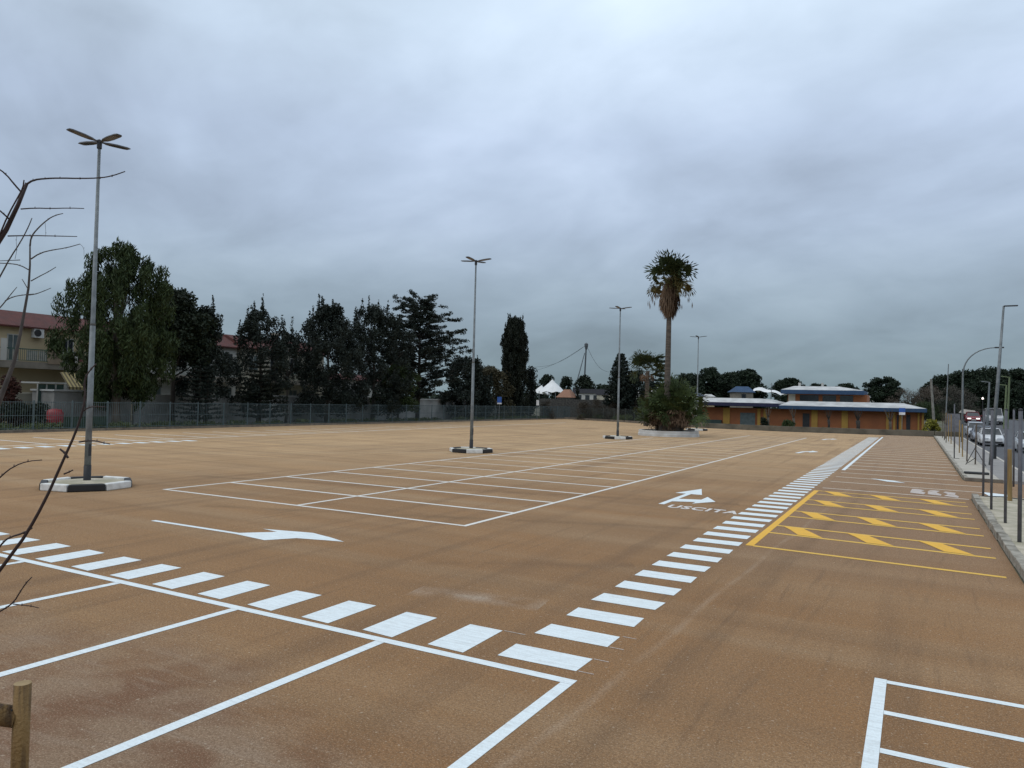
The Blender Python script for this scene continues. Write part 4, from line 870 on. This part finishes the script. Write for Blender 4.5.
for x0, x1 in ((-23.5, -22.6), (-18.9, -18.5), (-18.1, -17.7), (-12.0, -11.25), (-8.35, -7.6), (-3.2, -2.9), (-1.7, -1.35), (-2.4, -2.15), (.3, .5), (.75, .95)): MB().box(x0, -.12, 0, x1, -.003, 2.58).build('pilaster', m_yel, r)
MB().box(-21.2, -.06, .05, -19.2, -.004, 1.95).build('door', m_shut, r); MB().box(-26.4, -.5, .25, -23.7, -.01, .85).build('bench', mat('dark_green_paint', (.03, .05, .045)), r)
MB().box(-13.1, -.05, .05, -12.25, -.004, 2.1).build('door', m_black, r); MB().box(-2.0, -.04, .4, -1.8, -.004, 2.2).build('door', m_black, r); MB().box(-.95, -.05, .05, -.5, -.004, 2.3).build('door', m_black, r)
MB().box(-15.6, 4, 3.3, -5.6, 10, 4.75).build('upper_wall', m_or, r)
for x0, x1 in ((-14.0, -11.6), (-11.1, -9.4), (-8.9, -7.3)): MB().box(x0, 3.94, 3.75, x1, 3.997, 4.6).build('window', m_glass, r)
MB().box(-15.5, 3.92, 3.7, -14.6, 3.995, 4.7).build('pilaster', m_cream, r)
x0_, x1_ = -16.4, -5.9
MB().box(x0_, 2.9, 4.72, x1_, 11, 5.28).build('fascia', m_blue, r, bevel=.05)
MB().add([(x0_ + .03, 2.93, 5.283), (x1_ - .03, 2.93, 5.283), (x1_ - .03, 10.9, 5.283), (x0_ + .03, 10.9, 5.283), (x0_ + 1.4, 5.5, 5.85), (x1_ - 3.2, 5.5, 5.85), (x1_ - 3.2, 8.5, 5.85), (x0_ + 1.4, 8.5, 5.85)],
         [(0, 1, 5, 4), (1, 2, 6, 5), (2, 3, 7, 6), (3, 0, 4, 7), (4, 5, 6, 7)]).build('roof', m_roofw, r)
for x in (-14.5, -11.5): MB().box(x, 6, 5.8, x + .3, 6.3, 6.35).build('chimney', m_white, r)
# behind the orange building
def bx_house(name, label, px0, px1, pt, pf, D, wm, rm, cat='building', pb=400):
    p0 = Vector(at(px0, pt, D)); p1 = Vector(at(px1, pt, D)); w = (Vector((p1.x, p1.y)) - Vector((p0.x, p0.y))).length
    r = empty(name, (p0.x, p0.y, 0), label, cat, rz=math.atan2(p1.y - p0.y, p1.x - p0.x)); zf = at(px0, pf, D)[2]; zt = p0.z
    MB().box(w * .1, .3, 0, w * .9, 4, zf).build('wall', wm, r)
    MB().add([(0, 0, zf), (w, 0, zf), (w, 4.5, zf), (0, 4.5, zf), (w * .2, 1.8, zt), (w * .8, 1.8, zt)], [(0, 1, 5, 4), (1, 2, 5), (2, 3, 4, 5), (3, 0, 4), (3, 2, 1, 0)]).build('roof', rm, r)
    MB().box(w * .35, .24, zf - 1.3, w * .55, .297, zf - .3).build('window', m_glass, r); return r
bx_house('pavilion', 'small pavilion with dark blue hipped roof over the orange building', 735, 756, 386, 392, 125, m_conc, m_blue)
bx_house('low_building', 'low dark-blue roofed building right of the palm trunk', 690, 706, 392.5, 396, 130, m_cream, mat('slate_blue_roof', (.04, .06, .09)))
bx_house('low_building', 'small beige flat house beside the fourth lamp post top of trees', 706, 716, 394, 396.5, 132, m_beige, m_roofw)
bx_house('white_house', 'small white house left of the umbrella pine trunk', 874, 886, 396, 398, 145, m_white, m_roofw)
r = empty('membrane_roof', (*at(768, 397, 135)[:2], 0), 'white tensile membrane roof behind the orange building', 'roof'); D = 135
zc_, ze_ = z_(388, D, 766), z_(396.5, D, 766)
vs = []; nx = 10
for i in range(nx + 1):
    for q in range(5):
        u_ = i / nx; v_ = q / 4; vs.append((-2.8 + 7.0 * u_, v_ * 5, ze_ + (zc_ - ze_) * (1 - u_ ** 1.3) * (.55 + .45 * math.sin(v_ * math.pi)) + .35 * abs(math.sin(u_ * 9))))
MB().add(vs, [(i * 5 + q, (i + 1) * 5 + q, (i + 1) * 5 + q + 1, i * 5 + q + 1) for i in range(nx) for q in range(4)]).build('membrane', m_tent, r)
for x in (-2.7, .5, 4.0): MB().tube([(x, .05, 0), (x, .05, ze_ + .3)], .07, 6).build('post', m_galv, r)
for px, lb in ((771.5, 'slim aerial pole above the white membrane roof'), (803, 'slim aerial pole on the upper blue roof, left')):
    p = at(px, 383, 122); tag(MB().tube([(p[0], p[1], 0), (p[0], p[1], p[2])], .05, 6).tube([(p[0] - .3, p[1], p[2] - .3), (p[0] + .3, p[1], p[2] - .3)], .03, 5).build('aerial', m_galv), lb, 'aerial')

# pollarded bare trees in front of the orange building
def bare_tree(name, label, X, Y, H, seed, tr=.12, mtl=None, spread=.5, n=7, group=None, knob=True, cat='tree'):
    random.seed(seed); r = empty(name, (X, Y, 0), label, cat, group); b = MB(); h0 = H * .5
    b.tube([(0, 0, 0), (.05, .03, h0 * .5), (0, 0, h0)], [tr * 1.2, tr, tr * 1.25], 8); br = MB()
    for k in range(n):
        a = 6.283 * k / n + random.uniform(-.3, .3); l = (H - h0) * random.uniform(.7, 1.05); s = spread * random.uniform(.4, 1.1)
        p1 = Vector((s * l * .4 * math.cos(a), s * l * .4 * math.sin(a), h0 + l * .35)); p2 = Vector((s * l * math.cos(a), s * l * math.sin(a), h0 + l))
        br.tube([(0, 0, h0 - .05), p1, p2], [tr * .5, tr * .3, tr * .08], 6)
        for q in range(3):
            f_ = random.uniform(.3, .9); s0 = p1.lerp(p2, f_); e = s0 + Vector((random.uniform(-.3, .3), random.uniform(-.3, .3), random.uniform(.2, .5))) * l * .4; br.tube([s0, e], [tr * .14, tr * .05], 4)
    b.build('trunk', mtl or M_BARK, r, smooth=True); br.build('branches', mtl or M_BARK, r); return r
for i, (x, lb) in enumerate([(-16.6, 'bare pollarded tree nearest the dark double door of the orange building'), (-13.5, 'bare pollarded tree just left of the narrow black doorway'), (-9.4, 'bare pollarded tree between two yellow pilasters, middle of the facade'),
                             (-6.1, 'bare pollarded tree with thick dark trunk right of the widest pilaster'), (-2.6, 'rightmost bare pollarded tree before the orange facade')]):
    bare_tree('bare_tree', lb, x, 99.5, 2.9, 200 + i, tr=.13 if i != 3 else .2, mtl=M_BARKD if i in (2, 3) else M_BARK, group='bare trees in front of the orange building')
tree('agave_bush', 'small pale green bush by the foot of the second bare tree', 'shrub', -13.9, 98.5, 1.3, .7, E_BUSH, n=14, nleaf=900, sig=(.3, .3, .3), leaf=(.4, .1), bias=(0, 0, 1), bw=.4, fm=F_SHRUB, seed=121, tr=.03)
tree('agave_bush', 'small dark bush by the foot of the leftmost bare tree', 'shrub', -16.9, 98.5, 1.5, .5, E_BUSH, n=14, nleaf=900, sig=(.3, .3, .3), leaf=(.3, .1), fm=F_DARK, seed=122, tr=.03)
tree('flowering_bush', 'yellow flowering bush behind the low wall, left of the timber pole foot', 'shrub', 1.7, 97.2, 1.9, .95, E_BUSH, n=24, nleaf=2500, sig=(.35, .35, .35), leaf=(.2, .12), fm=F_YEL, seed=123, tr=.04, t0=.2)
# blue parking sign
def sign(label, x, y, h, w, hh, cols, rz=0):
    r = empty('sign_post', (x, y, 0), label, 'sign', rz=rz); MB().tube([(0, 0, 0), (0, 0, h)], .03, 8).build('pole', m_galv, r)
    z = h
    for k, (c, f_) in enumerate(cols): MB().box(-w / 2, -.05, z - hh * f_ + .01, w / 2, -.032, z).build('sign_plate', mat('sign_' + c[0], c[1], rough=.4), r); z -= hh * f_
p = site(902, 431, Y=96)
sign('blue and white sign on thin post before the right end of the orange building', p.x, 95.2, 3.1, .62, .8, [(('blue', (.03, .12, .45)), .62), (('white', (.75, .75, .75)), .38)])
p = site(499, 417, X=-49.5); sign('blue sign on a thin post by the picket fence, left of the column cypress', p.x, p.y, 3.3, .6, 1.0, [(('blue', (.03, .12, .45)), .8), (('white', (.75, .75, .75)), .2)], rz=.6)
p = site(537.3, 417, X=-49.5); sign('short white sign on a thin post near the end of the picket fence', p.x, p.y, 3.0, .4, .8, [(('white', (.75, .75, .75)), 1)], rz=.6)

# ------------------------------------------------------------------ right edge: posts, stakes, lamps, cars
m_post = mat('dark_grey_metal_post', (.125, .125, .14), (.08, .08, .09), rough=.55, scale=6)
m_stake = mat('weathered_timber', (.34, .22, .08), (.20, .13, .05), scale=2, vec=(4, 4, .5))
m_staked = mat('dark_timber', (.13, .10, .075), (.08, .06, .045), scale=2, vec=(4, 4, .5))
PG = 'dark metal posts along the planting beds'
def post(x, y, label, h=2.95, r_=.034, foot=True):
    r = empty('metal_post', (x, y, .12), label, 'post', PG, rz=random.uniform(0, 1.5)); MB().tube([(0, 0, 0), (.01 * random.uniform(-3, 3), 0, h - .12)], r_, 10).build('shaft', m_post, r, smooth=True)
    MB().lathe([(.0, h - .075), (r_ + .006, h - .10), (r_ + .006, h - .13)], 10).build('cap', m_black, r)
    if foot: MB().box(-.02, -.035, .002, .26, .035, .02).build('foot_plate', m_black, r)
post(1.98, 19.06, 'nearest, thickest looking metal post of the near bed', r_=.04)
post(2.0, 22.1, 'second nearest metal post of the near bed, left of the timber stake'); post(1.92, 24.9, 'third metal post of the near bed, with a black foot plate beside it')
post(1.98, 28.6, 'metal post at the far corner of the near bed, by the gap')
p = site(1013.5, 490, Z=0); post(p.x, p.y, 'thin dark post at the right, behind the timber stake', h=3.0, foot=False)
p = site(994.5, 461, Z=0); post(p.x, p.y, 'dark post on the pavement with black lower sleeve', h=2.9, foot=False)
tag(MB().tube([(p.x, p.y, .13), (p.x, p.y, .95)], .10, 10).build('bollard', m_black), 'short thick black bollard on the grey pavement beside a dark post', 'bollard')
post(2.05, 50.6, 'metal post standing alone at the kerb of the far bed', h=3.3)
def stake(x, y, h, label, mt=None, rr=.035):
    o = MB().tube([(x, y, .1), (x + random.uniform(-.04, .04), y, h)], rr, 8).build('timber_stake', mt or m_stake); tag(o, label, 'stake', 'timber stakes supporting young trees')
stake(2.62, 27.7, 1.75, 'thick yellowish timber stake in the near bed', rr=.065)
for (x, y, h, lb, mt) in [(2.81, 45.9, 2.3, 'nearest stake of the far bed, with diagonal props at its foot', m_staked), (2.56, 48.3, 2.1, 'brown stake, second nearest in the far bed', m_staked), (2.57, 52.8, 2.1, 'yellow-brown stake, third nearest in the far bed', m_stake),
                          (2.62, 57.6, 2.3, 'yellow-brown stake, fourth nearest in the far bed', m_stake), (2.7, 66, 2.4, 'pale stake midway down the far bed', m_stake), (2.7, 72.6, 2.6, 'pale stake, third from the far end of the bed', m_stake), (2.7, 78, 2.6, 'pale stake, second from the far end of the bed', m_stake), (2.72, 85, 2.7, 'farthest pale stake of the bed', m_stake)]: stake(x, y, h, lb, mt)
tag(MB().tube([(2.81, 45.4, 1.1), (2.35, 45.2, .13)], .02, 6).tube([(2.81, 45.4, .9), (3.2, 44.6, .13)], .02, 6).tube([(2.81, 45.5, .5), (2.5, 46.6, .13)], .02, 6).build('stake_prop', m_black), 'black three-legged prop at the foot of the nearest stake of the far bed', 'prop')
tag(MB().box(1.95, 38.6, .12, 2.9, 38.95, .22).build('rubber_block', m_black, bevel=.03), 'long black rubber block lying at the front of the far bed', 'block')
for i, (x, y, h, lb) in enumerate([(2.4, 75, 3.2, 'thin bare young tree near the third stake from the far end'), (2.45, 81, 3.2, 'thin bare young tree between the two farthest stakes'), (2.5, 88, 3.4, 'thin bare young tree at the far end of the bed'), (2.75, 24.0, 2.9, 'thin bare young tree in the near bed right of the timber stake')]):
    bare_tree('young_tree', lb, x, y, h, 220 + i, tr=.03, spread=.35, n=5, group='young bare trees in the beds')
hs = [(1.86, 28.55, .15), (2.1, 28.5, .17), (2.5, 28.35, .2), (3.0, 28.3, .16), (4.2, 28.2, .16)]
tag(MB().tube(hs, .015, 6).build('irrigation_hose', m_black), 'thin black hose across the far end of the near bed', 'hose')
tag(MB().box(2.95, 94.7, 0, 4.35, 94.95, 2.6).box(3.0, 94.65, .05, 3.08, 94.69, 2.5).box(3.6, 94.65, .05, 3.68, 94.69, 2.5).build('grey_fence_panel', mat('grey_panel', (.20, .20, .22), (.14, .14, .15))), 'tall grey panel at the far end of the pavement', 'panel')
# street lamps
def curved(pts, rad): return MB().tube(pts, rad, 10)
r = empty('street_lamp', (4.0, 46, .13), 'tall slightly leaning lamp post with one flat head at the right edge', 'street lamp')
MB().tube([(-.5, 0, 0), (-.24, 0, 4), (0, 0, 8.3)], [.10, .085, .05], 12).build('pole', m_galv, r, smooth=True); MB().box(0, -.09, 8.27, .62, .09, 8.33).build('lamp_head', m_head, r, bevel=.02)
r = empty('street_lamp', (3.75, 78, .13), 'street lamp whose pole curves over into a long arm towards the road', 'street lamp')
z8 = site(998, 349, Y=78).z; xe = site(996, 349, Y=78).x - 3.75; x_s = 0
cu = [(0, 0, 0), (0, 0, z8 * .5), (0, 0, z8 - 2.6)] + [(xe * (1 - math.cos(q * math.pi / 20)) ** 1.15, 0, z8 - 2.6 + 2.6 * math.sin(q * math.pi / 20)) for q in range(1, 11)]
MB().tube(cu, [.10, .09, .075] + [.065 - .0025 * q for q in range(10)], 10).build('pole', m_galv, r, smooth=True)
MB().box(xe - .1, -.12, z8 - .06, xe + .6, .12, z8 + .06).build('lamp_head', m_head, r, bevel=.03)
p = site(948.5, 364, Y=86); tag(MB().tube([(p.x - .25, 86, .1), (p.x, 86, p.z)], [.07, .04], 8).build('steel_pole', m_galv), 'thin plain steel pole left of the curved street lamp', 'pole')
p = site(931, 379, Y=98); tag(MB().tube([(p.x + .45, 98, 0), (p.x, 98, p.z)], [.16, .12], 10).build('utility_pole', mat('grey_timber', (.24, .23, .20), (.16, .15, .13))), 'thick grey timber utility pole at the end of the low wall', 'pole')
for px, py, lb in ((989.5, 382, 'green-grey lamp pole across the road, left of the leaning lamp'), (1009.5, 377, 'yellowish green pole across the road, right of the leaning lamp'), (1006.5, 385, 'thin grey pole close behind the yellowish green one')):
    p = site(px, py, Y=108); tag(MB().tube([(p.x - .2, 108, .8), (p.x, 108, p.z)], [.14, .09], 8).tube([(p.x, 108, p.z - .05), (p.x - .9, 108, p.z + .08)], .05, 6).build('pole', m_galv if px < 1000 else mat('green_pole', (.16, .20, .10))), lb, 'pole')
p = site(982.7, 398.3, Y=125); r = empty('street_lamp', (p.x, 125, 1.3), 'small lit lamp glowing white in front of the dark wood', 'street lamp')
MB().tube([(0, 0, 0), (0, 0, p.z - 1.3)], .05, 6).build('pole', m_black, r); MB().lathe([(0, p.z - 1.5), (.13, p.z - 1.4), (.12, p.z - 1.24), (0, p.z - 1.15)], 10).build('lamp_globe', mat('lit_globe', (.8, .7, .65), emit=((1, .85, .8), 1.6)), r)

m_tyre = mat('tyre_rubber', (.015, .015, .015), rough=.8); m_rim = mat('alloy_rim', (.35, .35, .36), rough=.35, metal=.6)
m_hl = mat('headlight_glass', (.6, .62, .65), rough=.15); m_tl = mat('tail_light', (.35, .01, .01), rough=.2); m_plate = mat('number_plate', (.7, .7, .68))
m_hllit = mat('lit_headlight', (.9, .9, .9), emit=((1, .97, .9), 1.3))
def car(label, x, y, z, col, rz=0, L_=4.2, Wd=1.75, H=1.48, van=False, lit=False, pitch=0, metal=.2):
    """nose towards -Y"""
    r = empty('parked_car' if not lit else 'car', (x, y, z), label, 'car' if not van else 'van', 'cars along the road', rz=rz); r.rotation_euler[0] = pitch
    pm = mat('car_paint_%d_%d_%d' % tuple(int(c * 100) for c in col), col, rough=.28, metal=metal)
    h = Wd / 2
    if van: st = [(-2.1, .35, .85, .80, .78), (-2.0, .28, 1.0, .97, .90), (-1.35, .22, 1.18, 1, .95), (-1.2, .22, 1.22, 1, .95), (1.9, .22, 1.25, 1, .96), (2.1, .3, 1.2, .97, .94)]
    else: st = [(-2.1, .34, .62, .82, .76), (-1.98, .24, .74, .95, .86), (-1.3, .2, .88, 1, .9), (-.95, .2, .95, 1, .92), (1.3, .2, 1.0, 1, .92), (1.9, .22, .98, .97, .88), (2.1, .34, .82, .86, .8)]
    k = L_ / 4.2; vs = []
    for (yy_, zb, zt, wb, wt) in st:
        yy_ *= k; vs += [(-h * wb, yy_, zb + .12), (-h * wb * .96, yy_, zb), (h * wb * .96, yy_, zb), (h * wb, yy_, zb + .12), (h * wb, yy_, zt - .16), (h * wt, yy_, zt), (-h * wt, yy_, zt), (-h * wb, yy_, zt - .16)]
    n = len(st); fs = [(i * 8 + a, i * 8 + (a + 1) % 8, (i + 1) * 8 + (a + 1) % 8, (i + 1) * 8 + a) for i in range(n - 1) for a in range(8)] + [tuple(range(8))[::-1], tuple(range((n - 1) * 8, n * 8))]
    MB().add(vs, fs).build('body', pm, r, bevel=.04, smooth=False)
    zb = .95 if not van else 1.2
    y0, y1, y2, y3 = ((-.95, -.25, 1.2, 1.85) if not van else (-1.3, -.75, 1.95, 2.05)); y0, y1, y2, y3 = (q * k for q in (y0, y1, y2, y3)); a, c = h * .88, h * .70 if not van else h * .82
    MB().add([(-a, y0, zb - .02), (a, y0, zb - .02), (a, y3, zb - .02), (-a, y3, zb - .02), (-c, y1, H - .06), (c, y1, H - .06), (c, y2, H - .06), (-c, y2, H - .06)], [(0, 1, 5, 4), (1, 2, 6, 5), (2, 3, 7, 6), (3, 0, 4, 7), (3, 2, 1, 0), (4, 5, 6, 7)]).build('windows', m_glass, r)
    rf = MB().box(-c - .02, y1 - .04, H - .065, c + .02, y2 + .04, H)
    for sx in (-1, 1):
        for (ya_, yb_) in ((y0, y1), (y3, y2), ((y0 + y3) / 2, (y1 + y2) / 2)): rf.tube([(sx * (a + .005), ya_, zb - .02), (sx * (c + .01), yb_, H - .05)], .035, 5)
    rf.build('roof', pm, r, bevel=.02)
    for sx in (-1, 1):
        MB().box(sx * h * .55 - .2, -2.1 * k - .005, .56, sx * h * .55 + .2, -1.99 * k, .72 if not van else .85).build('headlight', m_hllit if lit else m_hl, r, bevel=.03)
        MB().box(sx * h * .72 - .12, 2.0 * k, .68, sx * h * .72 + .12, 2.1 * k + .005, .86).build('tail_light', m_tl, r, bevel=.02)
        MB().box(sx * (h + .1) - .09, y0 + .2, .92, sx * (h + .1) + .09, y0 + .32, 1.08).build('wing_mirror', pm, r, bevel=.02)
        for yw in (-1.3, 1.3):
            w_ = MB().lathe([(.18, -.10), (.30, -.10), (.32, -.07), (.32, .07), (.30, .10), (.18, .10)], 20).build('wheel', m_tyre, r); w_.location = (sx * (h - .1), yw * k, .32); w_.rotation_euler = (0, math.pi / 2, 0)
            MB().lathe([(0, .08), (.19, .105)], 14).lathe([(.19, -.105), (0, -.08)], 14).build('rim', m_rim, w_)
    MB().box(-h * .8, -2.12 * k, .3, h * .8, -2.0 * k, .42).build('bumper_grille', m_black, r, bevel=.02)
    MB().box(-.26, -2.14 * k, .43, .26, -2.10 * k, .54).build('number_plate', m_plate, r)
    return r
car('white parked car nearest on the kerb side, facing the camera', 5.75, 76.0, .004, (.70, .70, .70))
car('silver-grey parked car directly behind the nearest white one', 5.7, 84.5, .004, (.30, .32, .36), metal=.5, H=1.5)
car('light parked car third in the kerbside row', 5.7, 93.0, .25, (.55, .57, .60), H=1.5, pitch=.045)
p = site(972.5, 423, Y=116); car('red car with lit headlights driving towards the camera', p.x, 116, p.z, (.20, .010, .014), lit=True, pitch=.02)
p = site(993.5, 424, Y=120); car('white van behind the posts on the far side of the road', p.x, 120, p.z, (.5, .5, .5), van=True, H=2.15, L_=5.2, Wd=1.95)
p = site(1030, 450, Y=64); car('white car on the opposite side, cut by the right edge', p.x + .2, 66, .004, (.62, .64, .66))
tag(MB().add([(-1.1, 0, 0), (1.1, 0, -.5), (1.3, 2, -.6), (-1.3, 2, .0), (-.9, .5, .55), (.6, .7, .35), (.9, 1.6, .1)], [(0, 1, 5, 4), (1, 2, 6, 5), (2, 3, 4, 6), (4, 5, 6), (3, 0, 4)]).build('canopy', mat('beige_canvas', (.42, .38, .33))), 'pale beige rounded canopy above the red car', 'canopy')
bpy.data.objects['canopy'].location = site(970, 413, Y=122)

# ------------------------------------------------------------------ near the camera: bare trees, timber rail
m_br = mat('dark_reddish_bark', (.03, .017, .015), (.05, .026, .022), rough=.7, scale=12); m_br2 = mat('grey_young_bark', (.10, .085, .075), (.06, .05, .045), rough=.8, scale=10)
def twig(b, pts, r0, r1, D0, D1=None):
    D1 = D1 or D0; P = []; n = len(pts)
    for i, (px, py) in enumerate(pts): P.append(site(px, py, D=D0 + (D1 - D0) * i / (n - 1)))
    Q = [P[0]]                                     # smooth by one Chaikin pass
    for a, c in zip(P[:-1], P[1:]): Q += [a.lerp(c, .3), a.lerp(c, .7)]
    Q.append(P[-1]); rr = [r0 + (r1 - r0) * i / (len(Q) - 1) for i in range(len(Q))]
    b.tube(Q, rr, 8)
    for q in P[1:-1]:
        if r1 < .006: b.tube([q - Vector((0, 0, .003)), q + Vector((0, 0, .006))], [.001 + r0 * .45, .0008], 5)
def rooted(px, py, D): p = site(px, py, D=D); return p
r = empty('bare_tree', (-3.7, .9, 0), 'near bare tree with dark reddish branches reaching in from the left edge', 'tree')
D = 3.0; k = D / 740; lim = MB(); br = MB()
base = Vector((-3.55, .85, 0)); s1 = site(-130, 600, D=2.95); s2 = site(-110, 420, D=3.0)
def near_local(o): o.location = -r.location; return o
tr = MB().tube([base, base.lerp(s1, .6) + Vector((.03, 0, 0)), s1, s2], [.055, .048, .04, .03], 12)
tr.tube([s2, site(-60, 320, D=3.0), site(-15, 262, D=3.0), site(6, 230, D=3.0), site(18, 205, D=3.0), site(27, 183, D=3.0)], [.022, .016, .012, .0095, .008, .0065], 10)
near_local(tr.build('trunk', m_br, r, smooth=True))
B_px = [([(-12, 262), (0, 234), (8, 215), (18, 197), (23, 188), (24, 180)], .0036, .0025), ([(27, 184), (33, 180), (45, 178.5), (60, 178), (80, 178.5), (100, 178), (112, 176), (125, 171.5)], .0042, .002),
        ([(21, 209), (35, 208), (50, 208.5), (70, 208), (84, 208.5)], .0028, .0016), ([(8, 236), (30, 235.5), (55, 236), (77, 236.5)], .0028, .0015),
        ([(23, 194), (14, 184), (6, 174), (-4, 167)], .0036, .0025), ([(12, 222), (4, 214), (-6, 206)], .0036, .0025)]
for pts, a, c in B_px: twig(br, pts, a, c, 3.0, 2.95)
near_local(br.build('branches', m_br, r, smooth=True))
br = MB()
br.tube([s1, site(-60, 625, D=2.6), site(-8, 580, D=2.42)], [.016, .010, .0062], 8)
for pts, a, c in [([(-8, 580), (0, 570), (14, 551), (26, 535), (45, 501), (58, 472), (66, 454), (76, 432), (83, 410), (85.5, 396), (84, 385), (86, 376), (91, 369), (96, 364)], .0062, .0019),
                  ([(82, 412), (89, 407), (97, 406.5), (106, 407)], .0026, .0014), ([(79, 442), (88, 440.5), (97, 441), (104, 443), (110, 444)], .0028, .0014), ([(68, 458), (65, 453), (60, 449)], .004, .003), ([(64, 474), (69, 472), (73, 470)], .003, .002),
                  ([(32, 528), (24, 533), (10, 537), (3, 542), (-4, 552)], .003, .003), ([(-5, 614), (6, 608), (14, 602), (20, 592), (26, 583), (32, 577)], .003, .0016), ([(13, 604), (22, 605), (31, 606), (39, 608)], .002, .0013),
                  ([(-8, 486), (2, 475), (14, 466), (28, 461), (42, 460)], .0028, .0014)]: twig(br, pts, a, c, 2.42)
near_local(br.build('lower_branches', m_br, r, smooth=True))
pb_ = site(-25, 470, D=5.2); r = empty('young_bare_tree', (pb_.x, pb_.y, 0), 'slim grey bare young tree crossing in front of the beige house', 'tree')
tr = MB().tube([(pb_.x - .25, pb_.y, 0), site(-40, 500, D=5.2), site(-12, 430, D=5.2), site(2, 394, D=5.2), site(14, 362, D=5.2), site(20, 335, D=5.2), site(25, 308, D=5.2), site(28.5, 288, D=5.2), site(30, 265, D=5.2), site(30, 245, D=5.2)], [.030, .026, .021, .017, .0135, .011, .009, .0078, .0062, .005], 10)
near_local(tr.build('trunk', m_br2, r, smooth=True)); br = MB()
for pts, a, c in [([(30, 246), (31, 237), (37, 229), (48, 219), (56, 215), (63, 213.5)], .006, .0025), ([(31, 259), (40, 253), (52, 250), (66, 248), (80, 244)], .005, .0025), ([(31, 281), (40, 276), (48, 272), (56, 267)], .004, .0022),
                  ([(29, 295), (36, 294), (44, 291), (51, 288)], .004, .002), ([(5, 301), (12, 297), (22, 295), (34, 294)], .004, .003), ([(28.5, 290), (25, 284), (22, 279)], .0035, .002), ([(29, 270), (20, 265), (10, 263.5), (-4, 263)], .004, .003), ([(20, 260), (8, 260.5), (-4, 261)], .003, .002),
                  ([(-5, 285), (2, 273), (10, 258), (20, 243), (28, 228), (32, 218)], .006, .003), ([(-4, 312), (5, 302), (11, 294), (17, 287)], .005, .002), ([(15, 259), (17, 250), (16, 240), (17, 236)], .0015, .001), ([(45, 222), (46, 233), (45, 237)], .0012, .0008), ([(80, 244), (84, 248), (84, 256)], .0012, .0008)]: twig(br, pts, a, c, 5.15)
near_local(br.build('branches', m_br2, r, smooth=True))
# timber post and rail
Dp = 4.35; pt = site(22.8, 683, D=Dp); m_log = mat('treated_pine_log', (.23, .135, .045), (.085, .048, .02), scale=7, vec=(3, 3, .25), detail=9, bump=.6, lo=.43, hi=.60, rough=.75)
m_logend = mat('cut_log_end', (.34, .24, .12), (.25, .17, .08), scale=12)
r = empty('timber_rail', (pt.x, pt.y, 0), 'round timber post with a rail, at the lower left corner', 'fence')
def log(name, a, c, rad, par): 
    b = MB().tube([a, a.lerp(c, .33), a.lerp(c, .66), c], [rad, rad * 1.02, rad * .985, rad], 24); o = b.build(name, m_log, par, smooth=False)
    for p_ in o.data.polygons: p_.use_smooth = len(p_.vertices) == 4
    o.data.materials.append(m_logend)
    for p_ in o.data.polygons:
        if len(p_.vertices) > 4: p_.material_index = 1
    return o
log('post', Vector((0, 0, 0)), Vector((0, 0, pt.z)), .046, r)
ra = site(13, 716.5, D=4.34) - r.location; rb = site(-180, 690, D=4.1) - r.location
rail_dir = (ra - rb).normalized()
log('rail', rb, ra + rail_dir * .02, .060, r)
log('post', Vector((rb.x, rb.y, 0)), Vector((rb.x, rb.y, pt.z)), .046, r)
kn = MB().tube([Vector((-.012, -.0475, pt.z - .145)), Vector((-.012, -.053, pt.z - .145))], .007, 10); kn.build('bolt_hole', m_black, r)
